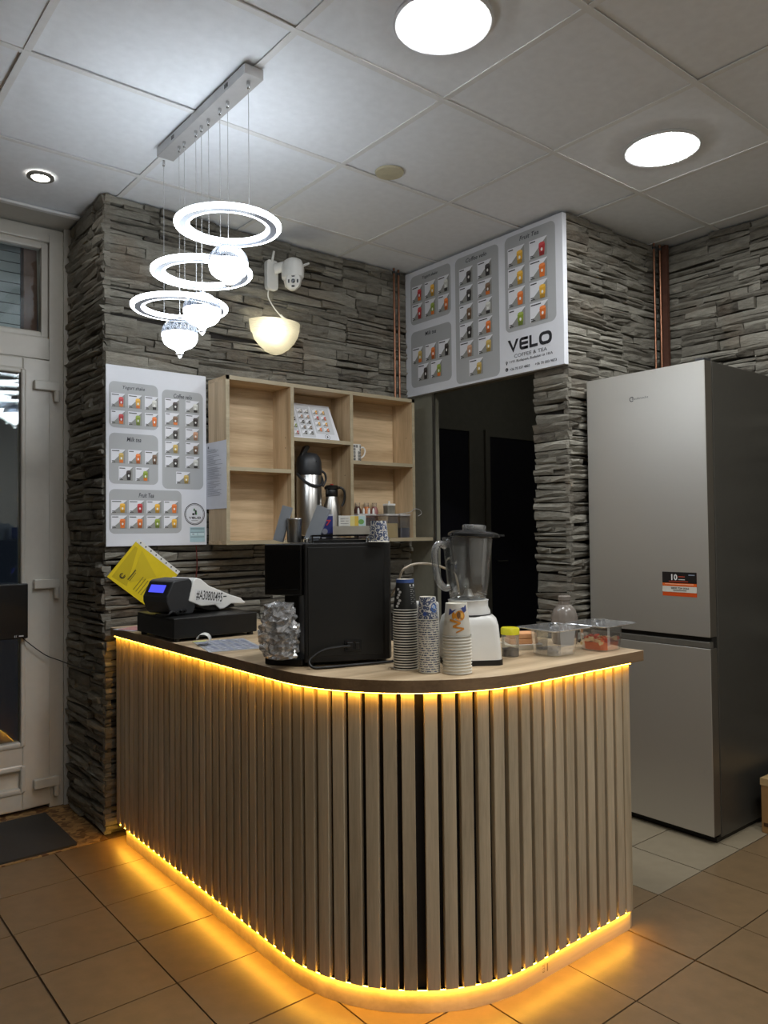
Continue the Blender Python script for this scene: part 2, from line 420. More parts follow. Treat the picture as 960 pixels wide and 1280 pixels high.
# ------------------------------------------------------------------ stone walls
def stone_wall(name, label, o, u, n, width, z0, z1, seed, hidden=(), limit=300, pw=.5, inset=0, inset0=0):
    """stones stacked in the plane o + a*u, faces looking along n"""
    rg = random.Random(seed); o = Vector(o); u = Vector(u); n = Vector(n); Z = Vector((0, 0, 1))
    wall = bpy.data.objects.new(name, None); C.objects.link(wall); structure(wall, label, 'wall')
    a = o-n*.030; b = a-n*.05
    q = [a+u*inset0, a+u*(width-inset), b+u*(width-inset), b+u*inset0]
    MB().prism([(p.x, p.y) for p in q], z0, z1).build('wall_backing', M_mortar, wall)
    stones = []
    z = z0; row = 0
    while z < z1-.005:
        ph = rg.uniform(.13, .19)
        if z+ph > z1-.05: ph = z1-z
        x = -rg.uniform(0, pw) if row % 2 else -rg.uniform(0, pw*.5)
        while x < width:
            w_ = pw*rg.uniform(.92, 1.08); xa, xb = max(0, x), min(width, x+w_); x += w_
            if xb <= 0: continue
            if xa == 0 and xb < .08: x = 0; continue
            if width-xb < .08: xb = width; x = width
            nrow = max(2, round(ph/rg.uniform(.023, .040)))
            cuts = sorted([rg.uniform(.6, 1.4) for _ in range(nrow)], key=lambda _: rg.random())
            tot = sum(cuts); acc = 0; lines = [(0, 0, 0)]
            for c in cuts[:-1]:
                acc += c/tot; t1 = rg.uniform(-.10, .10); t2 = rg.uniform(-.10, .10); lines.append((acc, t1, t2))
            lines.append((1, 0, 0))
            def zl(k, xx):
                f_, t1, t2 = lines[k]; s_ = (xx-xa)/(xb-xa)
                return z+ph*min(1, max(0, f_+(t1*(1-s_)+t2*s_)*.55+.03*math.sin(xx*40+k*2)*(0 < k < nrow)))
            k = 0
            while k < nrow:
                xx = xa
                kk = k+1
                while xx < xb-.001:
                    ln = rg.uniform(.08, .34)
                    if xb-xx-ln < .05: ln = xb-xx
                    top = kk
                    stones.append((xx, xx+ln, zl(k, xx), zl(k, xx+ln), zl(top, xx+ln), zl(top, xx)))
                    xx += ln
                k += 1
        z += ph; row += 1
    vis = []
    for s in stones:
        x0, x1, za, zb, zc, zd = s
        if min(zd-za, zc-zb) < .007: continue
        if any(x0 >= h[0] and x1 <= h[1] and min(za, zb) >= h[2] and max(zc, zd) <= h[3] for h in hidden): continue
        vis.append(((x1-x0)*((zd-za)+(zc-zb))/2, s))
    vis.sort(key=lambda t: -t[0])
    def stone_mesh(s, name, mb=None):
        x0, x1, za, zb, zc, zd = s; g = .0013
        x0 += g; x1 -= g; za += g; zb += g; zc -= g; zd -= g
        base = rg.uniform(-.006, .014); tilt = rg.uniform(-.008, .008); tv = rg.uniform(-.006, .006)
        nu = 4 if x1-x0 > .1 else 3; nz = 3
        V = []; F = []
        for j in range(nz):
            for i in range(nu):
                fu = i/(nu-1); fz = j/(nz-1); X = x0+(x1-x0)*fu
                lo = za+(zb-za)*fu; hi = zd+(zc-zd)*fu
                e = (fu in (0, 1)) or (fz in (0, 1))
                d = base+tilt*(fu-.5)*2+tv*(fz-.5)*2+rg.uniform(-.004, .004)-(.005 if e else 0)-(.004 if fz == 0 else 0)
                d = min(d, .018)
                if not e and x1-x0 > .07: X += rg.uniform(-.008, .008)
                ins = .0 if not e else rg.uniform(0, .0022)
                zz = lo+(hi-lo)*fz; zz += ins if fz == 0 else (-ins if fz == 1 else rg.uniform(-.2, .2)*(hi-lo))
                V.append(o+u*X+Z*zz+n*d)
        nb = len(V)
        ring = [(0, j) for j in range(0)]
        per = [i for i in range(nu)]+[j*nu+nu-1 for j in range(1, nz)]+[(nz-1)*nu+i for i in range(nu-2, -1, -1)]+[j*nu for j in range(nz-2, 0, -1)]
        for p in per:
            v = V[p]; dd = (v-o).dot(n); V.append(v-n*(dd+.030))
        for j in range(nz-1):
            for i in range(nu-1): F.append((j*nu+i, j*nu+i+1, (j+1)*nu+i+1, (j+1)*nu+i))
        m = len(per)
        for k in range(m): F.append((per[k], nb+k, nb+(k+1) % m, per[(k+1) % m]))
        t = min(1, max(0, rg.gauss(.5, .22)))
        return V, F, t
    rest = MB(); tones = []
    for idx, (_, s) in enumerate(vis):
        V, F, t = stone_mesh(s, 'stone')
        if idx < limit:
            me = bpy.data.meshes.new('stone'); me.from_pydata([tuple(v) for v in V], [], F); me.materials.append(STONE)
            at = me.attributes.new('tone', 'FLOAT', 'POINT'); at.data.foreach_set('value', [t]*len(V))
            ob = bpy.data.objects.new('stone', me); C.objects.link(ob); ob.parent = wall
        else:
            rest.add(V, F); tones += [t]*len(V)
    if rest.v:
        me = bpy.data.meshes.new('small_stones'); me.from_pydata(rest.v, [], rest.f); me.materials.append(STONE)
        at = me.attributes.new('tone', 'FLOAT', 'POINT'); at.data.foreach_set('value', tones)
        ob = bpy.data.objects.new('small_stones', me); C.objects.link(ob); ob.parent = wall; ob['kind'] = 'stuff'
    return wall

stone_wall('wall_back', 'grey stacked ledge stone wall carrying the oak shelf and menu sign', (1.168, 3.351, 0), (1, 0, 0), (0, -1, 0), 1.78, 0, CZ-.002, 11, inset0=.036,
           hidden=[(0.01, .46, 1.26, 2.02), (.50, 1.60, 1.27, 1.99), (.07, 1.8, 0, .85)])
stone_wall('wall_left', 'narrow stone face of the pillar beside the entrance door', (1.166, 3.86, 0), (0, -1, 0), (-1, 0, 0), .505, 0, CZ-.002, 12, inset=.036)
stone_wall('wall_corner', 'front face of the stone pillar beside the dark doorway', (2.93, 2.44, 0), (0, -1, 0), (-1, 0, 0), .205, 0, CZ-.002, 13, pw=.24, inset=.036,
           hidden=[(0, .21, 2.07, 2.78), (0, .21, 0, .5)])
stone_wall('wall_side', 'stone return wall running from the menu board to the fridge corner', (2.932, 2.232, 0), (1, 0, 0), (0, -1, 0), .80, 0, CZ-.002, 14, inset0=.036,
           hidden=[(.13, .85, 0, 1.9)])
stone_wall('wall_right', 'stone wall behind the tall steel fridge', (3.728, 2.23, 0), (0, -1, 0), (-1, 0, 0), 1.9, 0, CZ-.002, 15,
           hidden=[(.03, .62, 0, 1.9)])
def swall(name, label, a, b, m=M_paint):
    o = MB().box(a, b).build(name, m); structure(o, label, 'wall'); return o
swall('wall_front', 'plain painted wall behind the viewer', (-1.8, -1.8, 0), (3.8, -1.7, CZ))
swall('wall_west', 'dark painted wall on the left, behind the viewer', (-1.8, -1.7, 0), (-1.7, 4.0, CZ), mat('dark_taupe_paint', rgb=(104, 98, 88), rough=.7, var=.03))
swall('wall_east', 'plain painted end of the fridge wall', (3.755, -1.7, 0), (3.85, .34, CZ))
# dark room behind the doorway
M_dark = mat('charcoal_wall', rgb=(132, 129, 114), rough=.6, var=.05)
M_dark2 = mat('charcoal_door', rgb=(44, 44, 52), rough=.35, var=.1)
swall('wall_rear', 'charcoal wall of the dark back room', (2.98, 4.15, 0), (5.5, 4.2, CZ), M_dark)
swall('wall_far', 'end wall of the dark back room', (5.45, 2.3, 0), (5.5, 4.2, CZ), M_dark)
swall('wall_inner', 'side wall of the dark back room', (3.80, 2.25, 0), (5.5, 2.3, CZ), M_dark)
swall('wall_jamb', 'dark jamb beside the open back doorway', (2.93, 3.16, 0), (2.975, 4.2, CZ-.004), M_dark)
for k, (xa, xb, zt) in enumerate(((3.86, 4.20, 2.045), (4.43, 5.0, 2.02))):
    d = bpy.data.objects.new('door_%d' % (k+2), None); C.objects.link(d)
    structure(d, ('narrow' if k == 0 else 'wide')+' black door in the dark back room', 'door')
    MB().box((xa, 4.138, .01), (xb, 4.149, zt)).build('door_panel', M_dark2, d, bevel=.003)
    MB().box((xa-.05, 4.128, 0), (xa, 4.149, zt+.05)).box((xb, 4.128, 0), (xb+.05, 4.149, zt+.05)).box((xa, 4.128, zt), (xb, 4.149, zt+.05)).build('door_frame', M_dark, d)
    MB().tube([(xa+.05, 4.125, 1.05), (xa+.05, 4.10, 1.05), (xa+.15, 4.10, 1.05)], .007).build('door_handle', M_chrome, d, smooth=True)
o = MB().box((2.925, 3.145, 0), (2.935, 3.16, 2.06)).build('trim_2', mat('grey_metal_edge', rgb=(120, 118, 110), rough=.35, metal=.8, var=.05)); structure(o, 'thin metal edge strip down the doorway jamb', 'trim')
t = thing('ceiling_light', 'unseen dim lamp added to brighten the dark back room', 'light', (4.3, 3.1, CZ))  # out-of-view lamp added to lift the back room out of black
MB().lathe([(0, -.02), (.08, -.02), (.09, -.01), (.09, 0)], seg=24).build('diffuser', emis('added_fill_glow', (.95, .97, 1), 7), t)
o = MB().box((2.935, 2.44, 2.06), (2.98, 3.36, CZ-.004)).build('wall_lintel', M_dark); structure(o, 'wall above the back doorway behind the menu board', 'wall')

# ------------------------------------------------------------------ entrance wall and door
o = MB().box((1.150, 3.86, 0), (1.20, 4.0, CZ)).box((-1.7, 3.9, 2.765), (1.2, 4.0, CZ)).box((-1.7, 3.9, 0), (.02, 4.0, 2.765)).build('wall_entrance', M_plaster)
structure(o, 'white plastered wall around the entrance door', 'wall')
door = bpy.data.objects.new('door_1', None); C.objects.link(door); structure(door, 'white glazed entrance door with transom window above', 'door')
def frame(mb, x0, z0, x1, z1, t, ya, yb):
    mb.box((x0, ya, z0), (x0+t, yb, z1)).box((x1-t, ya, z0), (x1, yb, z1)).box((x0+t, ya, z0), (x1-t, yb, z0+t)).box((x0+t, ya, z1-t), (x1-t, yb, z1)); return mb
fr = MB().box((.03, 3.87, 0), (.10, 3.95, 2.765)).box((1.085, 3.87, 0), (1.150, 3.95, 2.765)).box((.10, 3.87, 2.70), (1.085, 3.95, 2.765)).box((.10, 3.87, 2.13), (1.085, 3.95, 2.235))
fr.build('door_frame', M_pvc, door, bevel=.004)
frame(MB(), .10, 2.235, 1.085, 2.70, .032, 3.885, 3.94).build('transom_frame', M_pvc, door, bevel=.008)
M_glass = clear_mat('door_glass', (.9, .93, .92), gloss=.035, haze=0, rough=.01)
MB().box((.13, 3.905, 2.26), (1.06, 3.909, 2.675)).build('transom_pane', M_glass, door)
leaf = MB().box((.115, 3.862, .02), (.215, 3.925, 2.125)).box((.965, 3.862, .02), (1.086, 3.925, 2.125)).box((.215, 3.862, 2.06), (.965, 3.925, 2.125)).box((.215, 3.862, .215), (.965, 3.925, .325)).box((.215, 3.862, .02), (.965, 3.925, .105)).box((.2, 3.885, .1), (.97, 3.915, .22))
leaf.build('door_leaf', M_pvc, door, bevel=.005)
frame(MB(), .205, .31, .978, 2.072, .022, 3.855, 3.90).build('glazing_bead', M_pvc, door, bevel=.007)
frame(MB(), .205, .098, .978, .222, .022, 3.855, 3.90).build('panel_bead', M_pvc, door, bevel=.007)
MB().box((.2, 3.880, .30), (.97, 3.884, 2.08)).build('pane', M_glass, door)
MB().box((.2, 3.898, .30), (.97, 3.902, 2.08)).build('pane', M_glass, door)
for z in (2.0, 1.06, .128):
    h = MB().box((1.010, 3.835, z-.022), (1.125, 3.862, z+.022)).build('hinge', M_pvc, door, bevel=.004)
    MB().lathe([(0, -.068), (.011, -.068), (.013, -.06), (.013, -.02), (.012, 0), (0, 0)], (1.113, 3.848, z-.003), 14).build('hinge_barrel', M_pvc, h, smooth=True)
# roller shutter and brown post behind the transom
M_shut = mat('grey_shutter', rgb=(142, 148, 152), rough=.35, metal=.4, var=.1, vscale=6)
sh = bpy.data.objects.new('window_1', None); C.objects.link(sh); structure(sh, 'grey roller shutter slats seen through the transom', 'window')
for k in range(9):
    z = 2.255+k*.05
    MB().prism([(0, 0), (.012, .004), (.014, .03), (.006, .046), (0, .046)], 0, .86, mtx=Matrix(((0, 0, 1, .12), (1, 0, 0, 3.975), (0, 1, 0, z), (0, 0, 0, 1)))).build('shutter_slat', M_shut, sh)
MB().box((.99, 3.95, 2.2), (1.05, 4.0, 2.72)).build('brown_post', mat('brown_post', rgb=(120, 84, 68), rough=.6, var=.15), sh)
# black sign box hung on the door glass
t = thing('sign_box', 'black light box hanging on the glass of the entrance door', 'sign', (.66, 3.84, .94))
MB().box((-.32, -.012, -.126), (.32, .012, .126)).build('housing', M_black, t, bevel=.004)
p = Print((-.30, -.0125, -.12), (1, 0, 0), (0, 0, 1)); p.text('((', .56, .0, .012, (220, 220, 220), width=.012); p.rect(.58, .003, .60, .009, (210, 210, 210)); p.build('lettering', t)
pts = catmull([(.955, 3.836, .818), (1.0, 3.836, .775), (1.06, 3.83, .725), (1.12, 3.80, .695), (1.150, 3.72, .68), (1.152, 3.5, .688), (1.152, 3.345, .70), (1.165, 3.325, .702), (1.215, 3.322, .705)], 6)
tag(MB().tube(pts, .0024, 6).build('sign_cable', M_black, smooth=True), 'thin black cable running from the door sign across the stone pillar', 'cable')
# mat
mm = MB(); mm.prism(rrect(.30, 3.325, 1.045, 3.79, .01), .001, .009)
tag(mm.build('door_mat', mat('charcoal_mat', rgb=(58, 56, 54), rough=.95, var=.15, vscale=300, bump=.8, bscale=500)), 'dark charcoal door mat lying before the entrance door', 'mat')

# ------------------------------------------------------------------ ceiling lamps
M_lamprim = mat('white_lamp_rim', rgb=(205, 206, 206), rough=.35, var=.02)
def place_panel(x, y, r, label, k):
    t = thing('ceiling_light', label, 'light', (x, y, CZ), 0, 'round ceiling panels')
    MB().lathe([(r+.014, .006), (r+.016, -.004), (r+.010, -.009), (r, -.008), (r, -.004)], seg=48).build('rim', M_lamprim, t, smooth=True)
    MB().lathe([(0, -.016), (r*.6, -.0155), (r*.93, -.013), (r, -.007)], seg=48).build('diffuser', M_panel, t)
names = ['round ceiling light at the top, nearer the pendant lamp', 'round ceiling light on the right, above the fridge',
         'unseen round ceiling light over the aisle before the counter', 'unseen round ceiling light over the aisle before the fridge', 'unseen round ceiling light behind the viewer']  # these three continue the row out of view, added to light the slat faces
for k, (x, y, r) in enumerate(PANELS): place_panel(x, y, r, names[k], k)
t = thing('spotlight', 'small recessed spotlight in the ceiling above the entrance door', 'light', (.906, 3.357, CZ))
MB().lathe([(.052, .004), (.053, -.004), (.045, -.008), (.036, -.006), (.034, -.001)], seg=32).build('rim', mat('grey_lamp_rim', rgb=(120, 117, 110), rough=.4, var=.03), t, smooth=True)
MB().lathe([(0, -.003), (.035, -.003)], seg=32).build('bulb', M_spot, t)
t = thing('ceiling_disc', 'beige round blanking disc on a ceiling panel', 'disc', (2.03, 2.437, CZ))
MB().lathe([(0, -.006), (.05, -.006), (.058, -.004), (.06, .004)], seg=32).build('disc', mat('beige_cap', rgb=(196, 188, 158), rough=.6, var=.06), t, smooth=True)

# ------------------------------------------------------------------ pendant lamp
t = thing('pendant_lamp', 'pendant lamp with three glowing rings and three globes on wires', 'lamp', (1.222, 2.48, CZ))
M_can = mat('brushed_canopy', rgb=(182, 180, 178), rough=.35, metal=.3, var=.04)
cp = MB().box((-.034, -.345, -.034), (.034, .348, -.001)).build('canopy', M_can, t, bevel=.002)
for yy in (-.23, .19):
    for q in range(3): MB().box((-.0352, yy+q*.009, -.025), (-.0338, yy+q*.009+.004, -.011)).build('vent_slot', M_black, cp)
PEND = [(-.164, -.457, -.586, -.652), (.034, -.563, -.699, -.762), (.221, -.643, -.747, -.810)]
M_dome = clear_mat('lace_dome', (.62, .66, .74), gloss=.03, haze=.04, rough=.3)
M_lace = mat('lace_white', rgb=(176, 182, 192), rough=.4, var=.02)
M_cry = mat('crystal', col=(1, 1, 1), rough=.02, trans=1, ior=1.5, var=0)
M_wire = mat('steel_wire', rgb=(190, 190, 190), rough=.4, metal=.6, var=0)
for k, (y, zr, zg, _) in enumerate(PEND):
    for dy in (-.142, .142, 0):
        zt = zr if dy else zg+.066
        w_ = MB().tube([(0, y+dy, -.045), (0, y+dy, zt)], .0011, 5).build('wire', M_wire, t)
        MB().lathe([(0, -.034), (.006, -.034), (.006, -.050), (.004, -.056), (0, -.056)], (0, y+dy, 0), 10).build('wire_grip', M_chrome, w_, smooth=True)
    rg_ = MB().lathe([(.162, .005), (.162, -.010), (.139, -.010), (.139, .005), (.162, .005)], (0, y, zr), 64).build('ring', mat('ring_white', rgb=(150, 156, 168), rough=.3, var=.02), t, smooth=True)
    MB().lathe([(.162, .007), (.172, .007), (.177, .003), (.177, -.005), (.173, -.0095), (.162, -.0095), (.162, .007)], (0, y, zr), 64).build('outer_diffuser', M_ring, rg_, smooth=True)
    MB().lathe([(.139, .006), (.130, .006), (.126, 0), (.129, -.0095), (.139, -.0095), (.139, .006)], (0, y, zr), 64).build('inner_diffuser', M_ring, rg_, smooth=True)
    gl = MB().lathe([(.0655, .002), (.0655, -.006), (.0635, -.020), (.057, -.034), (.045, -.045), (.030, -.052), (.018, -.058), (.011, -.066), (.0, -.068)], (0, y, zg), 32).build('globe', M_globe, t, smooth=True)
    MB().lathe([(.064, .002), (.063, .016), (.057, .032), (.045, .046), (.026, .058), (.008, .064), (0, .065)], (0, y, zg), 32).build('dome', M_dome, gl, smooth=True)
    MB().lathe([(0, .0015), (.0645, .0015)], (0, y, zg), 32).build('added_glow_stop', mat('glow_stop_grey', rgb=(100, 104, 114), rough=.5), gl)  # opaque disc added to keep the bowl's glow out of the dome
    lc = MB()
    for q in range(14):
        a0 = 2*PI*q/14
        for sc in (1, .55):
            P_ = []
            for i in range(9):
                s_ = i/8; a = a0+(s_-.5)*.42*sc; h = .003+.030*sc*math.sin(PI*s_)
                rr = math.sqrt(max(0, .0655**2-(h*.98)**2)); P_.append((rr*math.cos(a), y+rr*math.sin(a), zg+h))
            lc.tube(P_, .0011, 4)
    lc.build('lace_pattern', M_lace, gl)
    MB().lathe([(0, .066), (.010, .064), (.010, .070), (.003, .074), (.003, .082), (0, .082)], (0, y, zg), 12).build('cap', M_chrome, gl, smooth=True)
    MB().lathe([(.006, -.066), (.016, -.072), (.009, -.080), (0, -.090)], (0, y, zg), 8).build('crystal_drop', M_cry, gl)

# ------------------------------------------------------------------ wall lamp and camera
t = thing('wall_lamp', 'frosted glass half-bowl wall lamp below the security camera', 'lamp', (2.015, 3.345, 2.345)); t.scale = (.95, 1, .98)
prof = [(.148, 0), (.146, -.03), (.136, -.065), (.115, -.10), (.085, -.13), (.05, -.152), (.02, -.163), (0, -.165)]
def sconce_mat():
    m = bpy.data.materials.new('ribbed_frosted_glass'); m.use_nodes = True; nt = m.node_tree; N = nt.nodes; L = nt.links; N.remove(N['Principled BSDF'])
    tr = N.new('ShaderNodeBsdfTranslucent'); tr.inputs[0].default_value = (1, .95, .8, 1)
    d = N.new('ShaderNodeBsdfDiffuse'); d.inputs[0].default_value = (*s2l((206, 200, 180)), 1)
    g = N.new('ShaderNodeBsdfGlossy'); g.inputs['Roughness'].default_value = .18
    tc = N.new('ShaderNodeTexCoord'); nz = N.new('ShaderNodeTexNoise'); nz.inputs['Scale'].default_value = 40; nz.inputs['Distortion'].default_value = 2
    mp = N.new('ShaderNodeMapping'); mp.inputs['Scale'].default_value = (.35, .35, 2); L.new(tc.outputs['Object'], mp.inputs[0]); L.new(mp.outputs[0], nz.inputs['Vector'])
    bp = N.new('ShaderNodeBump'); bp.inputs['Distance'].default_value = .004; bp.inputs['Strength'].default_value = .8; L.new(nz.outputs[0], bp.inputs['Height'])
    for q in (tr, d, g): L.new(bp.outputs[0], q.inputs['Normal'])
    a = N.new('ShaderNodeMixShader'); a.inputs[0].default_value = .45; L.new(tr.outputs[0], a.inputs[1]); L.new(d.outputs[0], a.inputs[2])
    b = N.new('ShaderNodeMixShader'); b.inputs[0].default_value = .12; L.new(a.outputs[0], b.inputs[1]); L.new(g.outputs[0], b.inputs[2])
    L.new(b.outputs[0], N['Material Output'].inputs[0]); return m
MB().lathe(prof, seg=32, a0=PI, a1=2*PI).build('bowl', sconce_mat(), t, smooth=True).scale = (1, .75, 1)
MB().box((-.04, -.02, -.10), (.04, .0, -.02)).build('wall_plate', M_white, t, bevel=.003)
MB().lathe([(0, -.03), (.014, -.026), (.02, -.005), (.016, .012), (0, .018)], (-.045, -.055, -.05), 14).build('bulb', emis('sconce_bulb', (1, .93, .72), 26), t, smooth=True)

t = thing('security_camera', 'white dome security camera with antennas mounted on the stone wall', 'camera', (2.058, 3.34, 2.588)); t.scale = (.82, 1, 1)
MB().prism(rrect(-.045, -.075, .035, .075, .02), 0, .03, mtx=Matrix(((1, 0, 0, -.075), (0, 0, -1, 0), (0, 1, 0, -.01), (0, 0, 0, 1)))).build('wall_mount', M_white, t, bevel=.004)
MB().tube([(-.07, -.03, .02), (-.03, -.07, .03), (.0, -.10, .035)], .026, 14).build('arm', M_white, t, smooth=True)
MB().lathe([(0, .062), (.03, .060), (.052, .048), (.062, .025), (.064, -.01), (.062, -.035), (.052, -.045)], (.0, -.11, .0), 28).build('housing', M_white, t, smooth=True)
mt = Matrix.Rotation(R(62), 4, 'X') @ Matrix.Rotation(R(0), 4, 'Z')
hd = MB().lathe([(0, .052), (.028, .046), (.044, .03), (.052, 0), (.044, -.03), (.02, -.048), (0, -.052)], (0, -.11, -.045), 24, mtx=Matrix.Identity(4)).build('lens_ball', M_white, t, smooth=True)
nrm = (Vector((-1.35, -1.9, -.9))).normalized(); cx = Vector((0, -.11, -.045)); e1 = nrm.cross(Vector((0, 0, 1))).normalized(); e2 = e1.cross(nrm)
fm = Matrix((e1, e2, nrm)).transposed().to_4x4(); fm.translation = cx
MB().lathe([(0, .050), (.034, .050), (.040, .047), (.042, .036)], seg=28, mtx=fm).build('face_plate', M_white, t, smooth=True)
MB().lathe([(0, .056), (.009, .055), (.011, .050)], seg=16, mtx=fm).build('lens', M_gloss, t, smooth=True)
for a in (0, 90, 180, 270):
    q = Matrix.Rotation(R(a), 4, 'Z')
    MB().prism(rrect(.020, -.009, .029, .009, .004), .0500, .0515, mtx=fm @ q).build('lamp_window', M_dgrey, t)
for q in (((-.085, -.03, .055), (-.082, -.045, .105)), ((.055, -.11, .03), (.11, -.12, .055))):
    MB().tube([q[0], q[1]], [.008, .006], 10).build('antenna', M_white, t, smooth=True)
P_ = catmull([(1.965, 3.305, 2.50), (1.972, 3.32, 2.46), (2.02, 3.32, 2.40), (2.08, 3.32, 2.36), (2.105, 3.325, 2.335)], 6)
mb = MB().tube(P_, .003, 6); mb.tube(catmull([(2.06, 3.318, 2.375), (2.10, 3.318, 2.36), (2.125, 3.325, 2.33)], 5), .0025, 6); mb.tube([(2.04, 3.318, 2.386), (2.065, 3.318, 2.365)], .006, 8)
tag(mb.build('camera_cable', M_white, smooth=True), 'white cable hanging from the security camera to the wall lamp', 'cable')

# ------------------------------------------------------------------ pipes
def pipe(x, y, r, z0, z1, label, grp, m=M_copper):
    t = thing('copper_pipe', label, 'pipe', (x, y, z0), 0, grp)
    MB().lathe([(0, 0), (r, 0), (r, z1-z0), (0, z1-z0)], seg=12).build('tube', m, t, smooth=True)
    MB().lathe([(r, 0), (r*1.5, 0), (r*1.5, .012), (r, .012)], (0, 0, z1-z0-.03), 12).build('clip', M_dgrey, t)
pipe(2.782, 3.310, .0065, 2.012, 2.775, 'left copper pipe of the pair beside the menu board', 'copper pipes by the menu board')
pipe(2.822, 3.318, .0065, 2.012, 2.775, 'right copper pipe of the pair, touching the menu board edge', 'copper pipes by the menu board')
pipe(3.615, 2.195, .006, 1.2, 2.775, 'left copper pipe of the pair above the fridge', 'copper pipes above the fridge')
pipe(3.662, 2.19, .0065, 1.2, 2.775, 'right copper pipe of the pair above the fridge', 'copper pipes above the fridge')
tag(MB().box((3.684, 2.165, 1.2), (3.706, 2.205, 2.775)).build('cable_channel', mat('rust_brown', rgb=(84, 54, 42), rough=.5, var=.2)), 'rust brown vertical channel in the corner above the fridge', 'channel')

# ------------------------------------------------------------------ menu art
DR = {'r': (196, 60, 62), 'y': (232, 176, 60), 'o': (226, 120, 54), 'g': (140, 160, 60), 'k': (58, 52, 50), 'b': (120, 92, 70), 'w': (206, 206, 200), 'p': (196, 150, 120), 's': (200, 170, 90)}
def card(p, x, y, w_, h, kind, rs):
    p.rect(x, y, x+w_, y+h, (232, 233, 238), 1)
    p.poly([(x+.02*w_, y), (x+w_, y), (x+w_, y+.97*h)], (150, 150, 146), 2)
    c = DR[kind]; cx = x+.72*w_; lo = tuple(int(q*.75) for q in c)
    p.poly([(cx-.13*w_, y+.04*h), (cx+.13*w_, y+.04*h), (cx+.18*w_, y+.62*h), (cx-.18*w_, y+.62*h)], c, 3)
    p.poly([(cx-.13*w_, y+.04*h), (cx+.13*w_, y+.04*h), (cx+.145*w_, y+.24*h), (cx-.145*w_, y+.24*h)], (lo if rs.random() < .6 else (224, 120, 50)) if kind not in 'kw' else (44, 40, 40), 4)
    p.disc(cx, y+.66*h, .17*w_, tuple(min(255, q+25) for q in c), 4, 10, ry=.09*h)
    p.disc(cx, y+.36*h, .06*w_, (240, 240, 236), 5, 10, ry=.09*h)
    p.rect(x+.05*w_, y+.86*h, x+(.3+rs.random()*.35)*w_, y+.92*h, (60, 60, 64), 3)
    p.rect(x+.05*w_, y+.14*h, x+.22*w_, y+.19*h, (60, 60, 64), 3)
    p.rect(x+.05*w_, y+.05*h, x+.30*w_, y+.10*h, (60, 60, 64), 3)
GREY = (176, 178, 180)
def section(par, o, u, n_, x0, y0, x1, y1, title, cards, cw, ch, seed, th=.022, tw=None, rad=.03, lift=.0004):
    p = Print(o, u, (0, 0, 1), lift=lift)
    rs = random.Random(seed); p.rr(x0, y0, x1, y1, rad, GREY, 0)
    cx = (x0+x1)/2
    p.text(title, cx, y1-th*1.75, th, (40, 42, 50), 2, width=tw, align='c', shear=.25, bold=.01)
    for x, y, k in cards: card(p, x, y, cw, ch, k, rs)
    p.build('menu_section', par)

# big board beside the ceiling: u runs toward -Y, origin at lower corner next to the wall
BX, BY0, BZ0, BW, BH = 2.9, 3.35, 2.058, 1.122, .712
t = thing('menu_board', 'large white drinks menu board hung under the ceiling above the doorway', 'menu board', (BX, BY0, BZ0))
MB().box((0, -BW, 0), (.03, 0, BH)).build('board', M_board, t, bevel=.0015)
O = (-.0002, 0, 0); U = (0, -1, 0)
section(t, O, U, 0, .047, .405, .376, .683, 'Yogurt shake', [(.058+.108*i, .425+.115*j, .09-.004, 'royrgo'[i+3*(1-j)] if 0 else 'k') for i in range(0) for j in range(0)] +
        [(.060+.108*i, .428+.103*j, 'rgoryw'[i+3*j]) for j in range(2) for i in range(3)], .088, .092, 1)
section(t, O, U, 0, .047, .046, .376, .364, 'Milk tea', [(.060+.108*i, .180, 'sok'[i]) for i in range(3)]+[(.105+.108*i, .078, 'kg'[i]) for i in range(2)], .088, .092, 2, tw=.09)
cf = [(.441+.135*i, .535-.098*j, 'kkkbbwkopsk'[(2*j+i) % 11]) for j in range(5) for i in range(2)]+[(.508, .040, 's')]
section(t, O, U, 0, .411, .012, .723, .684, 'Coffee velo', cf, .100, .086, 3, tw=.15)
ft = [(.785+.138*i, .538-.102*j, ['yr', 'yo', 'oy', 'go'][j][i]) for j in range(4) for i in range(2)]
section(t, O, U, 0, .765, .214, 1.08, .690, 'Fruit Tea', ft, .108, .092, 4, tw=.12)
p = Print(O, U, (0, 0, 1)); INKC = (40, 40, 46)
def velo(p, x, y, w_, h, c, l=1, th=None):
    """wide rounded capitals drawn as strokes"""
    k = w_/4.65; s_ = th or h*.24
    def X(a): return x+a*k
    p.poly([(X(0), y+h), (X(.30), y+h), (X(.60), y+h*.35), (X(.9), y+h), (X(1.2), y+h), (X(.72), y), (X(.48), y)], c, l) if 0 else None
    p.raw([(X(0), y+h), (X(.28), y+h), (X(.60), y+h*.32), (X(.60), y-.08*h), (X(.92), y+h), (X(1.2), y+h)], [(0, 3, 2, 1), (3, 5, 4, 2)], c, l)
    # E
    p.rr(X(1.28), y, X(2.2), y+h, h*.3, c, l); p.rect(X(1.8), y, X(2.2), y+s_, c, l); p.rect(X(1.8), y+h-s_, X(2.2), y+h, c, l)
    p.rect(X(1.52), y+s_, X(2.22), y+h*.5-s_/2, (222, 224, 230), l+1); p.rect(X(1.52), y+h*.5+s_/2, X(2.22), y+h-s_, (222, 224, 230), l+1)
    # L
    p.rect(X(2.34), y, X(2.58), y+h, c, l); p.rect(X(2.58), y, X(3.2), y+s_, c, l)
    # O
    p.rr(X(3.35), y-.02*h, X(4.65), y+h*1.02, h*.42, c, l); p.rr(X(3.62), y+s_, X(4.38), y+h-s_, h*.22, (222, 224, 230), l+1)
velo(p, .777, .114, .275, .060, INKC)
p.text('COFFEE & TEA', .920, .082, .017, (60, 60, 64), width=.205, align='c')
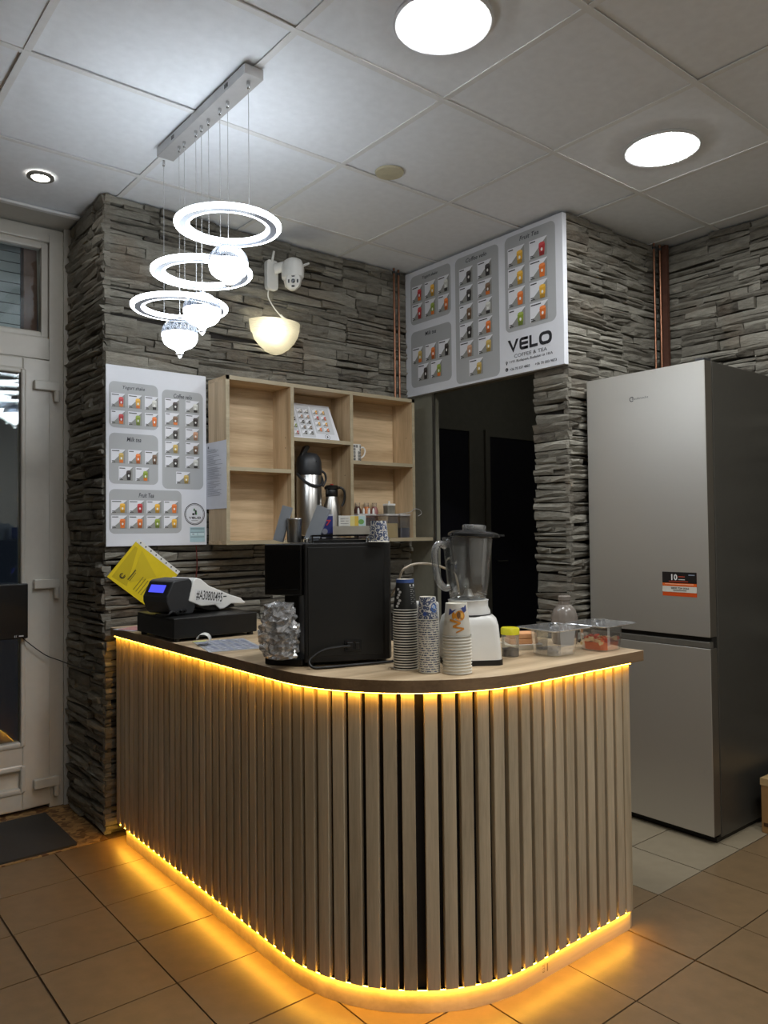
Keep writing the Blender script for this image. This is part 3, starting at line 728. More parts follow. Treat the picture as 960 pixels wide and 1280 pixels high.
p.text('1191 Budapest, Budalaki út 18/A', .788, .056, .016, INKC, width=.268, bold=.01)
p.text('+36 70 357 4803', .788, .022, .013, INKC, width=.128, bold=.015); p.text('+36 70 203 9873', .948, .022, .013, INKC, width=.130, bold=.015)
p.disc(.768, .031, .0095, INKC); p.ring(.768, .032, .003, .0045, (222, 224, 230), 2, 12, 180, 330)
p.ring(.768, .066, .003, .0065, INKC, 0, 14); p.poly([(.763, .062), (.768, .051), (.773, .062)], INKC, 0)
p.build('lettering', t)

# left sign
SX, SZ0, SW, SH = 1.166, 1.237, .472, .792
t = thing('menu_sign', 'white drinks menu sign on the stone wall left of the oak shelf', 'menu board', (SX, 3.338, SZ0))
MB().box((.002, -.004, 0), (SW, .004, SH)).build('board', M_board, t, bevel=.001)
O = (0, -.0042, 0); U = (1, 0, 0)
def fr_(x, y): return x*SW, (1-y)*SH
def sec(fx0, fy0, fx1, fy1, title, rows, cw, ch, seed, tw=None):
    cards = []
    for fy, xs, ks in rows:
        for fx, k in zip(xs, ks): cards.append((fx*SW, (1-fy)*SH-ch*SH, k))
    section(t, O, U, 0, fx0*SW, (1-fy1)*SH, fx1*SW, (1-fy0)*SH, title, cards, cw*SW, ch*SH, seed, th=.02, rad=.025, tw=tw)
sec(.03, .09, .50, .345, 'Yogurt shake', [(.155, (.05, .21, .37), 'ryw'), (.25, (.05, .21, .37), 'rgo')], .13, .077, 5, .1)
sec(.03, .375, .50, .655, 'Milk tea', [(.465, (.05, .21, .37), 'sob'), (.56, (.12, .28), 'kg')], .13, .077, 6, .065)
sec(.54, .105, .965, .675, 'Coffee velo', [(.155+.082*j, (.57, .78), ['kw', 'bk', 'kp', 'sb', 'kw'][j]) for j in range(5)]+[(.575, (.68,), 's')], .145, .070, 7, .09)
sec(.03, .685, .735, .93, 'Fruit Tea', [(.745, (.05, .215, .385, .555), 'yryo'), (.83, (.05, .215, .385, .555), 'oogy')], .145, .072, 8, .07)
p = Print(O, U, (0, 0, 1)); cx_, cz_ = .872*SW, (1-.82)*SH
p.ring(cx_, cz_, .0475, .051, (44, 44, 50)); p.ring(cx_, cz_, .043, .045, (44, 44, 50))
velo(p, cx_-.03, cz_-.022, .06, .010, (40, 40, 46), th=.0028); p.rect(cx_-.016, cz_-.031, cx_+.016, cz_-.029, (90, 90, 90))
p.disc(cx_+.006, cz_+.008, .005, (40, 50, 44), ry=.012); p.disc(cx_-.006, cz_+.0, .007, (40, 42, 46), ry=.005); p.disc(cx_-.002, cz_+.02, .004, (60, 110, 70), ry=.007); p.disc(cx_+.009, cz_+.004, .0025, (96, 150, 96), 2, ry=.008)
p.build('logo', t)
st = thing('sticker', 'small pale blue form stuck on the lower corner of the menu sign', 'sticker', (SX+.388, 3.3330, SZ0+.014))
MB().box((0, -.0006, 0), (.074, .0004, .068)).build('sheet', mat('pale_blue_paper', rgb=(176, 206, 214), rough=.6, var=.03), st)
p = Print((0, -.0007, 0), (1, 0, 0), (0, 0, 1))
for z in (.062, .056, .044, .022): p.rect(.003, z, .071, z+.002, (96, 104, 112))
p.rect(.003, .03, .034, .041, (206, 226, 232)); p.rect(.04, .03, .07, .041, (206, 226, 232)); p.rect(.01, .034, .02, .037, (90, 96, 110), 2); p.build('ruled_lines', st)
# paper on the shelf side
t = thing('notice_sheet', 'white printed sheet taped to the left side of the oak shelf', 'paper', (1.6432, 3.355, 1.402))
n_ = 10; mb = MB()
V = [(-.001-.0006*math.sin(j*1.3)-(.004 if i == 0 else 0), -.215*i/4, .31*j/n_) for j in range(n_+1) for i in range(5)]
mb.add(V, [(j*5+i, j*5+i+1, j*5+5+i+1, j*5+5+i) for j in range(n_) for i in range(4)])
mb.build('sheet', mat('white_paper', rgb=(214, 216, 224), rough=.6, var=.02), t)
p = Print((-.0035, 0, 0), (0, -1, 0), (0, 0, 1)); rs = random.Random(3)
for q in range(34):
    z = .275-.0065*q
    if q in (3, 12, 22): continue
    p.rect(.03, z, .03+rs.uniform(.06, .15), z+.0022, (150, 152, 162))
p.disc(.04, .288, .006, (70, 74, 90)); p.build('print_lines', t)

# ------------------------------------------------------------------ oak shelf
Y0, Y1 = 3.151, 3.325
t = thing('wall_shelf', 'pale oak wall shelf with open compartments on the stone wall', 'shelf')
th = .018; XS0, XS1, ZS0, ZS1 = 1.645, 2.783, 1.255, 2.008
for x in (XS0, XS1-th): MB().box((x, Y0, ZS0), (x+th, Y1, ZS1-th)).build('side_panel', W_shelfz, t, bevel=.0008)
MB().box((XS0, Y0, ZS1-th), (XS1, Y1, ZS1)).build('top_panel', W_shelf, t, bevel=.0008)
MB().box((XS0-.002, Y0, ZS0-th), (2.909, Y1, ZS0)).build('bottom_board', W_shelf, t, bevel=.0008)
MB().box((XS0+th, Y1-.008, ZS0), (XS1-th, Y1, ZS1-th)).build('back_panel', W_shelf, t)
D1, D2 = 1.99, 2.346
for x in (D1, D2): MB().box((x, Y0+.001, ZS0), (x+th, Y1-.008, ZS1-th)).build('divider', W_shelfz, t)
for xa, xb, z in ((XS0+th, D1, 1.592), (D1+th, D2, 1.750), (D2+th, XS1-th, 1.655)):
    MB().box((xa, Y0+.001, z-th), (xb, Y1-.008, z)).build('shelf_board', W_shelf, t)
eb = MB()
ye = Y0-.0012
for a, b in (((XS0, ZS0), (XS0+th, ZS1)), ((XS1-th, ZS0), (XS1, ZS1)), ((XS0, ZS1-th), (XS1, ZS1)), ((XS0-.002, ZS0-th), (2.909, ZS0)), ((D1, ZS0), (D1+th, ZS1-th)), ((D2, ZS0), (D2+th, ZS1-th)),
             ((XS0+th, 1.592-th), (D1, 1.592)), ((D1+th, 1.75-th), (D2, 1.75)), ((D2+th, 1.655-th), (XS1-th, 1.655))):
    eb.box((a[0], ye, a[1]), (b[0], Y0, b[1]))
eb.build('edge_banding', W_edge, t)
for x, z in ((1.982, 1.75), (1.982, 1.70), (2.338, 1.58), (2.338, 1.5), (2.757, 1.8)):
    MB().lathe([(0, 0), (.003, 0)], seg=8, mtx=Matrix(((0, 0, -1, x+.0078), (0, 1, 0, 3.2), (1, 0, 0, z), (0, 0, 0, 1)))).build('peg_hole', M_black, t)
MB().box((XS0+th, 3.19, ZS0), (XS0+th+.004, 3.205, ZS0+.014)).build('corner_cap', mat('red_cap', rgb=(196, 60, 30), rough=.5), t)

# leaflet leaning in the top middle compartment
t = thing('menu_leaflet', 'small menu sheet leaning in the top middle shelf compartment', 'menu', (2.012, 3.19, 1.752))
lean = Matrix.Rotation(R(-27), 4, 'X'); vdir = lean @ Vector((0, 0, 1)); vdir = Vector((0, math.sin(R(24)), math.cos(R(24))))
nn = Vector((1, 0, 0)).cross(vdir)
mx = Matrix(((1, 0, 0, 0), (0, vdir.y, nn.y, 0), (0, vdir.z, nn.z, 0), (0, 0, 0, 1)))
MB().prism([(0, 0), (.297, 0), (.285, .205), (0, .205)], -.0008, .0006, mtx=mx).build('sheet', M_board, t)
p = Print((0, 0, 0)+nn*0 if False else tuple(nn*.0007), (1, 0, 0), vdir)
rs = random.Random(9)
for x0, x1 in ((.0, .065), (.072, .155), (.163, .275)): p.rr(x0, .035 if x1 > .2 else .01, x1, .195, .006, (200, 202, 206), 0)
for j in range(5):
    for i in range(2): card(p, .078+.038*i, .025+.031*j, .030, .026, 'kbkpw'[j], rs)
for j in range(4):
    for i in range(2): card(p, .172+.044*i, .048+.034*j, .032, .028, 'oyry'[j], rs); card(p, .002+.030*i, .02+.04*j, .026, .028, 'rgks'[j], rs)
p.ring(.225, .018, .013, .0148, (60, 60, 64), 2); p.disc(.225, .018, .004, (60, 66, 60), 2, ry=.007)
p.build('menu_section', t)

# ------------------------------------------------------------------ things on the shelf
def mug():
    t = thing('mug', 'black and white lettered mug on the right shelf compartment', 'mug', (2.430, 3.235, 1.655))
    h = .092; r = .038
    MB().lathe([(0, .004), (r*.9, .0), (r, .006), (r, h), (r-.003, h), (r-.003, .008), (0, .006)], seg=28).build('body', M_white, t, smooth=True)
    fn = lambda x, y, l: Vector(((r+.0004*(l+1))*math.cos(x), (r+.0004*(l+1))*math.sin(x), y))
    p = Print(fn=fn); rs = random.Random(4)
    for a in range(18):
        for q in range(5):
            x = -2.9+a*.33; y = .007+.0165*q
            if rs.random() < .78: p.rect(x, y, x+.27, y+.013, (30, 30, 32)); p.rect(x+.09, y+.003, x+.16, y+.010, (220, 220, 215), 1)
    p.build('pattern', t)
    pts = catmull([(.037, -.004, .074), (.055, -.010, .080), (.066, -.012, .062), (.058, -.010, .036), (.036, -.004, .020)], 6)
    MB().tube(pts, .004, 8).build('handle', M_white, t, smooth=True)
mug()
def airpot():
    t = thing('airpot', 'tall steel pump airpot with black lid in the middle compartment', 'thermos', (2.148, 3.236, 1.255))
    MB().lathe([(0, 0), (.062, 0), (.064, .004), (.064, .014), (.062, .018)], seg=36).build('base', M_black, t, smooth=True)
    MB().lathe([(.062, .016), (.063, .02), (.063, .318), (.060, .322)], seg=36).build('body', M_steel, t, smooth=True)
    MB().lathe([(.062, .318), (.065, .322), (.066, .345), (.064, .385), (.056, .412), (.040, .428), (.02, .433), (0, .434)], seg=36).build('lid', M_dgrey, t, smooth=True)
    MB().prism([(-.058, .40), (-.040, .395), (.0, .462), (-.012, .472), (-.03, .462)], -.014, .014, mtx=Matrix(((1, 0, 0, -.0), (0, 0, 1, 0), (0, 1, 0, 0), (0, 0, 0, 1)))).build('pump_lever', M_dgrey, t, bevel=.003)
    P_ = []
    for i in range(15):
        a = R(180+i*180/14); P_.append((.068*math.cos(a), .070*math.sin(a), .325-.062*math.sin(PI*i/14)))
    MB().tube(P_, .007, 8).build('carry_handle', M_dgrey, t, smooth=True)
    P_ = catmull([(.060, -.02, .345), (.080, -.025, .33), (.086, -.025, .30), (.070, -.02, .265)], 5)
    MB().tube(P_, .006, 8).build('spout', M_dgrey, t, smooth=True)
    MB().lathe([(0, 0), (.005, 0), (.004, .003), (0, .004)], seg=10, mtx=Matrix(((0, 0, .3, .0), (0, 1, -.9, -.062), (1, 0, .1, .385), (0, 0, 0, 1)))).build('button', M_black, t)
airpot()
def carafe():
    t = thing('carafe', 'small steel vacuum jug with black lid and handle beside the airpot', 'jug', (2.272, 3.215, 1.255))
    MB().lathe([(0, 0), (.045, 0), (.046, .01), (.0455, .12), (.040, .165), (.031, .205), (.028, .218)], seg=32).build('body', M_steel, t, smooth=True)
    MB().lathe([(.029, .214), (.031, .217), (.032, .245), (.030, .25)], seg=28).build('collar', M_black, t, smooth=True)
    MB().lathe([(.026, .25), (.037, .252), (.038, .262), (.030, .272), (0, .275)], seg=28).build('lid', M_black, t, smooth=True)
    MB().prism([(-.037, -.009), (-.030, -.012), (-.02, 0), (-.030, .012)], .228, .262).build('spout', M_black, t)
    MB().tube(catmull([(.028, -.008, .262), (.050, -.020, .258), (.062, -.026, .235), (.060, -.026, .195), (.048, -.02, .165)], 6), .006, 8).build('handle', M_black, t, smooth=True)
    MB().prism(rrect(-.008, -.006, .008, .006, .004), .274, .279).build('release_button', mat('red_button', rgb=(170, 44, 36), rough=.4), t)
carafe()
M_pl = clear_mat('clear_plastic', (.96, .96, .95), gloss=.04, haze=.07, rough=.08)
M_pk = clear_mat('pink_plastic', (.95, .88, .88), gloss=.05, haze=.12, rough=.1)
def tub(x, y, z, wx, wy, h, fill, lab, name='syrup_tub', lidm=None):
    t = thing(name, lab, 'tub', (x, y, z), 0, 'tubs on the right of the shelf')
    MB().prism(rrect(-wx/2, -wy/2, wx/2, wy/2, .008, 4), 0, h).build('body', M_pl, t)
    MB().prism(rrect(-wx/2+.003, -wy/2+.003, wx/2-.003, wy/2-.003, .007, 4), .002, h*fill[0]).build('filling', mat(lab[:20], rgb=fill[1], rough=.4), t)
    MB().prism(rrect(-wx/2-.003, -wy/2-.003, wx/2+.003, wy/2+.003, .009, 4), h, h+.010).build('lid', lidm or mat('milky_lid', rgb=(190, 186, 182), rough=.3, var=.03), t, bevel=.002)
tub(2.47, 3.225, ZS0, .115, .10, .118, (.92, (74, 46, 44)), 'clear tub of dark maroon syrup on the right shelf bottom')
tub(2.634, 3.215, ZS0, .085, .10, .118, (.66, (204, 178, 120)), 'clear tub of cream coloured syrup beside the maroon one')
tub(2.728, 3.22, ZS0, .070, .10, .118, (.45, (46, 48, 66)), 'clear tub with dark blue filling at the right shelf end')
for k, (x, c, l) in enumerate(((2.435, (112, 88, 84), 'clear bottle of dull pink syrup behind the tubs'), (2.495, (84, 56, 50), 'clear bottle of brown syrup behind the tubs'), (2.555, (190, 112, 54), 'clear bottle of orange syrup behind the tubs'), (2.61, (150, 100, 96), 'clear bottle of rosy syrup behind the tubs'))):
    t = thing('syrup_bottle', l, 'bottle', (x, 3.292, ZS0), 0, 'syrup bottles behind the tubs')
    MB().lathe([(0, 0), (.020, 0), (.021, .01), (.021, .15), (.014, .165), (.012, .17), (0, .17)], seg=16).build('body', mat('syrup_%d' % k, rgb=c, rough=.25), t, smooth=True)
    MB().lathe([(.013, .168), (.014, .19), (0, .19)], seg=14).build('cap', M_pl, t, smooth=True)
for k, x in enumerate((2.43, 2.465, 2.50, 2.53)):
    MB_ = MB().lathe([(0, 0), (.006, 0), (.006, .018), (.003, .03), (0, .03)], (x, 3.20, ZS0+.128), 10)
    tag(MB_.build('tap_spout', M_white, smooth=True), ['first', 'second', 'third', 'fourth'][k]+' white nozzle from the left on the maroon tub lid', 'nozzle', 'white nozzles')
t = thing('sweetener_jar', 'little clear jar with white cap standing on the cream syrup tub', 'jar', (2.655, 3.22, ZS0+.128))
MB().prism(rrect(-.026, -.022, .026, .022, .006), 0, .045).build('body', mat('grey_granules', rgb=(116, 112, 100), rough=.6, var=.2), t)
MB().prism(rrect(-.028, -.024, .028, .024, .006), .045, .056).build('cap', M_white, t, bevel=.002)
MB().lathe([(0, .056), (.006, .056), (.005, .070), (0, .071)], seg=10).build('knob', M_white, t, smooth=True)
tag(MB().tube(catmull([(2.70, 3.19, 1.384), (2.74, 3.15, 1.392), (2.765, 3.138, 1.41), (2.80, 3.135, 1.405), (2.812, 3.135, 1.385), (2.79, 3.137, 1.372)], 6), .0018, 6).build('wire_loop', M_wire, smooth=True), 'thin white wire loop sticking out beside the right shelf end', 'wire')

# ------------------------------------------------------------------ counter
PX, PY, PR = 1.197, 1.452, .5
XE, YE = 2.197, 3.30
L1 = XE-(PX+PR); LA = PR*PI/2; L2 = YE-(PY+PR); LT = L1+LA+L2
def path(s, off=0):
    if s < L1: return Vector((XE-s, PY-off, 0)), Vector((0, -1, 0))
    if s < L1+LA:
        a = (s-L1)/PR; n = Vector((-math.sin(a), -math.cos(a), 0)); c = Vector((PX+PR, PY+PR, 0)); return c+n*(PR+off), n
    return Vector((PX-off, PY+PR+(s-L1-LA), 0)), Vector((-1, 0, 0))
def outline(off, s0=0, s1=None, n=20):
    s1 = LT if s1 is None else s1
    S = [s0, L1]+[L1+LA*i/n for i in range(1, n)]+[L1+LA, s1]
    return [tuple(path(s, off)[0][:2]) for s in S]
t = thing('counter', 'curved bar counter clad in greige vertical slats with amber strip light', 'counter')
def band(o0, o1, z0, z1, s0=0, s1=None):
    A = outline(o0, s0, s1); B = outline(o1, s0, s1); mb = MB(); n = len(A)
    V = [(x, y, z0) for x, y in A]+[(x, y, z0) for x, y in B]+[(x, y, z1) for x, y in A]+[(x, y, z1) for x, y in B]; F = []
    for i in range(n-1):
        for a, b in ((0, 1), (3, 2)): F.append((a*n+i, a*n+i+1, b*n+i+1, b*n+i))
        F.append((i, i+1, 2*n+i+1, 2*n+i)); F.append((n+i, n+i+1, 3*n+i+1, 3*n+i))
    for i in (0, n-1): F.append((i, n+i, 3*n+i, 2*n+i))
    return mb.add(V, F)
band(-.040, -.017, .066, .856).build('backing_panel', mat('black_felt', rgb=(26, 22, 19), rough=.95, var=.1), t)
KICK = band(-.036, -.012, .0, .0645, .0, LT-.085).build('kick_board', W_kick, t)
sm = MB().prism([(-.018, -.017), (-.018, -.002), (-.0165, 0), (.0165, 0), (.018, -.002), (.018, -.017)], .066, .8555).mesh('slat', W_slat)
s = LT-.018; k = 0; S = []
s = .010
o = None
while s < LT-.005:
    extra = 0
    P_, n = path(s+.008 if k == 0 else s, 0)
    ob = bpy.data.objects.new('slat', sm); C.objects.link(ob); ob.parent = t
    ob.location = (P_.x, P_.y, 0); ob.rotation_euler = (0, 0, math.atan2(n.y, n.x)-PI/2)
    k += 1; s += .0498
    if k == 17: s += .012
MB().box((XE+.001, PY+.018, .0), (XE+.016, 1.95, .856)).build('end_panel', wood('greige_panel', (150, 138, 120), (186, 172, 150), 'z'), t)
MB().box((1.74, 1.93, 0), (XE, 1.95, .856)).build('rear_panel', W_kick, t)
MB().box((1.74, 1.93, 0), (1.76, 3.32, .856)).build('rear_panel', W_kick, t)
# strips: ribbon under the worktop overhang and ribbon between slats and kick board
def ribbon(o0, o1, z0, z1, name):
    A = outline(o0, n=28); B = outline(o1, n=28); n = len(A)
    mb = MB().add([(x, y, z0) for x, y in A]+[(x, y, z1) for x, y in B], [(i, i+1, n+i+1, n+i) for i in range(n-1)])
    return mb
ribbon(.004, .0085, .8545, .8545, '').build('upper_light_strip', M_led, t)['label'] = 'amber light strip under the worktop edge'
band(-.0165, -.0045, .0655, .0668).build('added_light_block', M_black, t)  # opaque band added to stop strip light leaking up the slat gaps
ribbon(-.0112, -.0025, .0645, .0645, '').build('lower_light_strip', M_led, t)['label'] = 'amber light strip below the slats'
p = Print(fn=lambda x, y, l: path(x, -.0115+.0004*l)[0]+Vector((0, 0, y)))
p.text('ETS', .44, .020, .010, (120, 100, 76), rot=PI/2, width=.022); p.rect(.415, .018, .42, .04, (130, 110, 84)); p.build('printed_mark', t)

ct = thing('countertop', 'curved oak worktop on the slatted counter', 'worktop')
top = outline(.017)
top[0] = (2.256, PY-.017); top[-1] = (PX-.017, 3.318)
poly = top+[(1.80, 3.318), (1.80, 1.96), (2.256, 1.96)]
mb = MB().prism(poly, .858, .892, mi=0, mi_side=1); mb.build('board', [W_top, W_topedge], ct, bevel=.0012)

# ------------------------------------------------------------------ cash drawer, scanner, folder, papers
CT = .892
t = thing('cash_drawer', 'low black cash drawer on the left end of the worktop', 'cash drawer', (1.182, 2.675, CT))
MB().box((0, 0, .012), (.345, .345, .088)).build('body', M_black, t, bevel=.003)
MB().box((-.003, .004, .016), (.0, .341, .078)).build('drawer_front', M_black, t, bevel=.002)
for x, y in ((.02, .02), (.325, .02), (.02, .325), (.325, .325)): MB().lathe([(0, 0), (.012, 0), (.012, .012), (0, .012)], (x, y, 0), 12).build('foot', M_black, t)

t = thing('fiscal_printer', 'white and dark grey fiscal cash register with blue screen on drawer', 'cash register', (1.212, 2.755, CT+.0885), R(13)); t.scale = (.86, .78, .88)
# side silhouette in x-z, extruded in y
def side(pts, ya, yb): return MB().prism(pts, ya, yb, mtx=Matrix(((1, 0, 0, 0), (0, 0, 1, 0), (0, 1, 0, 0), (0, 0, 0, 1))))
side([(-.012, .020), (.0, .008), (.05, .002), (.11, .002), (.125, .03), (.105, .145), (.09, .158), (.02, .152), (.005, .146), (-.030, .082), (-.030, .06)], -.002, .19).build('head', M_dgrey, t, bevel=.006)
side([(.10, .06), (.13, .03), (.20, .008), (.24, .003), (.36, .012), (.355, .03), (.10, .07)], .006, .18).build('underside', M_black, t, bevel=.003)
side([(.085, .058), (.155, .030), (.235, .030), (.262, .008), (.29, .010), (.33, .028), (.412, .022), (.42, .030), (.40, .040), (.392, .050), (.33, .068), (.20, .118), (.155, .150), (.125, .158), (.11, .145)], -.006, .186).build('cover', M_white, t, bevel=.005)
p = Print((-.0095, 0, 0), (0, 1, 0), (.36, 0, .93)); 
f0, f1 = Vector((-.030, .19, .082)), Vector((.005, .19, .146))
p = Print(tuple(Vector((-.0305, .185, .083))), (0, -1, 0), (f1-f0)); p.rr(.01, .004, .175, .068, .006, (24, 24, 26), 0); p.rr(.02, .012, .165, .060, .004, (18, 18, 20), 1); p.build('screen_frame', t)
scr = Print(tuple(Vector((-.0312, .185, .083))), (0, -1, 0), (f1-f0), lift=.0006)
M_scr = emis('blue_screen', (.06, .07, .62), 1.0)
q = MB(); a = scr.fn; q.add([a(.03, .018, 2), a(.15, .018, 2), a(.15, .054, 2), a(.03, .054, 2)], [(0, 1, 2, 3)]); q.build('screen', M_scr, t)
p = Print((0, -.0065, 0), (1, 0, 0), (0, 0, 1))
p.poly([(.118, .056), (.275, .032), (.278, .082), (.118, .110)], (222, 222, 220), 1)
p.text('#A30800495', .122, .060, .046, (30, 30, 32), 2, width=.150, rot=R(-9), bold=.01)
p.rect(.28, .062, .30, .067, (60, 60, 60), 1); p.poly([(.27, .090), (.335, .072), (.335, .074), (.27, .092)], (90, 90, 90), 1); p.build('lettering', t)
MB().tube(catmull([(.02, -.012, .006), (-.01, -.014, .02), (-.03, -.01, .008), (-.035, .03, .006), (-.03, .08, .006)], 6), .005, 8).build('cable', M_black, t, smooth=True)
for x in (.02, .045, .062): MB().lathe([(0, -.004), (.007, -.003), (.009, .006), (0, .012)], (x, -.008, .010+.006*(x > .03)), 10).build('plug', M_black, t, smooth=True)

t = thing('document_folder', 'yellow document in a punched sleeve tilted on the stone wall', 'folder', (1.33, 3.328, 1.105))
ex = Vector((.198, 0, -.156)).normalized(); ez = Vector((.126, 0, .147)).normalized()
nn = ex.cross(ez)
mx = Matrix(((ex.x, ez.x, nn.x, 0), (ex.y, ez.y, nn.y, 0), (ex.z, ez.z, nn.z, 0), (0, 0, 0, 1)))
W2, H2 = .245, .195
MB().prism([(-W2*.5-.002, -H2*.5), (W2*.5, -H2*.5), (W2*.5, H2*.5), (-W2*.5-.002, H2*.5)], -.002, .002, mtx=mx).build('sheet', mat('yellow_paper', rgb=(222, 196, 24), rough=.5, var=.03), t)
MB().prism([(-W2*.5, H2*.5), (W2*.5, H2*.5), (W2*.5, H2*.5+.018), (-W2*.5, H2*.5+.018)], -.002, .002, mtx=mx).build('punched_strip', M_white, t)
p = Print(tuple(nn*.0022), ex, ez)
p.poly([(-.10, .08), (-.03, -.08), (-.11, -.085), (-.115, .08)], (196, 172, 24), 0); p.poly([(-.08, .085), (.05, .03), (-.03, -.06)], (206, 182, 30), 1)
p.ring(-.075, -.055, .009, .013, (60, 56, 30), 3, 12, 140, 400); p.text('U', -.082, -.064, .02, (60, 56, 30), 4, width=.014); p.rect(-.048, -.055, -.042, .0, (90, 84, 30), 3); p.rect(-.038, -.055, -.035, -.01, (90, 84, 30), 3)
for k in range(4): p.rect(.0+.014*k, -.075, .0+.014*k+.004, -.005, (140, 124, 30), 2)
for k in range(8): p.disc(-.105+.03*k, H2*.5+.009, .0035, (40, 40, 40), 2, 10)
p.rr(.08, -.08, .11, -.04, .006, (120, 108, 20), 2); p.rr(.083, -.077, .107, -.043, .005, (216, 190, 30), 3)
p.build('print_lines', t)

t = thing('price_leaflet', 'laminated sheet lying flat on the worktop before the cash drawer', 'leaflet', (1.30, 2.49, CT+.0012), R(-14))
MB().box((-.095, -.14, -.0006), (.095, .14, .0006)).build('sheet', mat('laminate', rgb=(206, 208, 212), rough=.15, var=.02), t)
p = Print((-.095, -.14, .0007), (1, 0, 0), (0, 1, 0))
for j in range(7):
    for i in range(4): p.rect(.012+.044*i, .014+.037*j, .048+.044*i, .042+.037*j, (130, 136, 158) if (i+j) % 3 else (158, 162, 176), 0); p.rect(.016+.044*i, .02+.037*j, .03+.044*i, .036+.037*j, (196, 198, 206), 1)
p.rect(.0, .262, .05, .28, (208, 214, 90), 1); p.build('print_blocks', t)
mb = MB(); V = []; n = 12
for i in range(n+1):
    a = R(-70+250*i/n); r = .020
    for y in (-.028, .028): V.append((r*math.cos(a)*1.15, y, .021+r*math.sin(a)))
mb.add(V, [(2*i, 2*i+1, 2*i+3, 2*i+2) for i in range(n)])
o = mb.build('receipt_curl', mat('receipt_paper', rgb=(226, 224, 216), rough=.6, var=.02), smooth=True); o.location = (1.232, 2.535, CT+.0025); o.rotation_euler = (0, 0, R(-35))
so = o.modifiers.new('s', 'SOLIDIFY'); so.thickness = .0006
tag(o, 'curled white strip of receipt paper on the laminated sheet', 'receipt')
t = thing('paper_slips', 'loose paper slips tucked behind the cash drawer by the wall', 'papers', (1.21, 3.10, CT+.002), R(20))
MB().box((-.02, 0, 0), (.12, .12, .0015)).build('slip', MC['white_paper'], t); MB().box((.0, -.02, .002), (.10, .09, .004), mtx=Matrix.Rotation(R(12), 4, 'Z')).build('slip', mat('pink_paper', rgb=(206, 150, 150), rough=.6), t)
tag(MB().tube(catmull([(1.58, 3.325, 1.235), (1.583, 3.322, 1.15), (1.576, 3.322, 1.06), (1.58, 3.322, .97), (1.57, 3.318, .90)], 6), .0025, 6).build('wall_cable', mat('dark_red_cable', rgb=(96, 36, 30), rough=.5), smooth=True), 'thin dark red cable down the stone wall below the shelf', 'cable')

# ------------------------------------------------------------------ coffee machine
t = thing('coffee_machine', 'large black coffee machine seen from behind on the worktop corner', 'coffee machine', (0, 0, CT))
u_ = Vector((.900, -.436, 0)); v_ = Vector((.436, .900, 0)); A = Vector((1.256, 1.924, 0))
def q2(a, b): p_ = A+u_*a+v_*b; return (p_.x, p_.y)
MH = .365
MB().prism([q2(0, .004), q2(.004, 0), q2(.245, 0), q2(.262, .008), q2(.272, .03), q2(.272, .36), q2(0, .36)], .012, MH).build('body', M_black, t, bevel=.006)
MB().prism([q2(.012, -.003), q2(.238, -.003), q2(.238, .0), q2(.012, .0)], .03, MH-.012).build('rear_panel', mat('satin_black_sheet', rgb=(16, 16, 14), rough=.5, var=.08), t, bevel=.001)
# side module: upper glossy part, open bay below, base tray
a0 = Vector((1.190, 2.040, 0)); a1 = Vector((1.253, 1.932, 0)); un = (a1-a0).normalized(); nv = Vector((-un.y, un.x, 0)) 
def q3(a, b): p_ = a0+un*a+nv*b; return (p_.x, p_.y)
wd = (a1-a0).length
MB().prism([q3(0, 0), q3(wd, 0), q3(wd+.02, .22), q3(0, .22)], .21, MH-.002).build('milk_module', M_black, t, bevel=.004)
MB().prism([q3(.008, -.0025), q3(wd-.006, -.0025), q3(wd-.006, 0), q3(.008, 0)], .228, MH-.018).build('gloss_panel', M_gloss, t, bevel=.001)
MB().prism([q3(0, 0), q3(wd, 0), q3(wd+.02, .22), q3(0, .22)], .002, .022).build('drip_tray', M_black, t, bevel=.003)
MB().prism([q3(0, .13), q3(wd+.02, .13), q3(wd+.02, .22), q3(0, .22)], .02, .212).build('bay_wall', M_black, t)
for a, b in ((.02, .03), (.24, .03), (.02, .33), (.24, .33)): x, y = q2(a, b); MB().lathe([(0, 0), (.014, 0), (.014, .013), (0, .013)], (x, y, 0), 12).build('foot', M_black, t)
MB().prism([q2(.120, -.006), q2(.170, -.006), q2(.170, -.002), q2(.120, -.002)], .040, .075).build('power_inlet', M_gloss, t, bevel=.001)
MB().prism([q2(.126, -.012), q2(.145, -.012), q2(.145, -.006), q2(.126, -.006)], .046, .070).build('power_plug', M_black, t, bevel=.002)
MB().prism([q2(.152, -.009), q2(.164, -.009), q2(.164, -.006), q2(.152, -.006)], .048, .068).build('rocker_switch', M_black, t, bevel=.001)
cb = [q2(.135, -.014)+(.058,), q2(.10, -.020)+(.058,), q2(.05, -.022)+(.050,), q2(.012, -.030)+(.025,), q2(.02, -.045)+(.006,), q2(.07, -.045)+(.005,), q2(.15, -.028)+(.005,), q2(.22, -.020)+(.006,), q2(.27, -.012)+(.008,), q2(.31, .02)+(.02,)]
MB().tube(catmull(cb, 6), .0042, 8).build('power_cable', M_black, t, smooth=True)
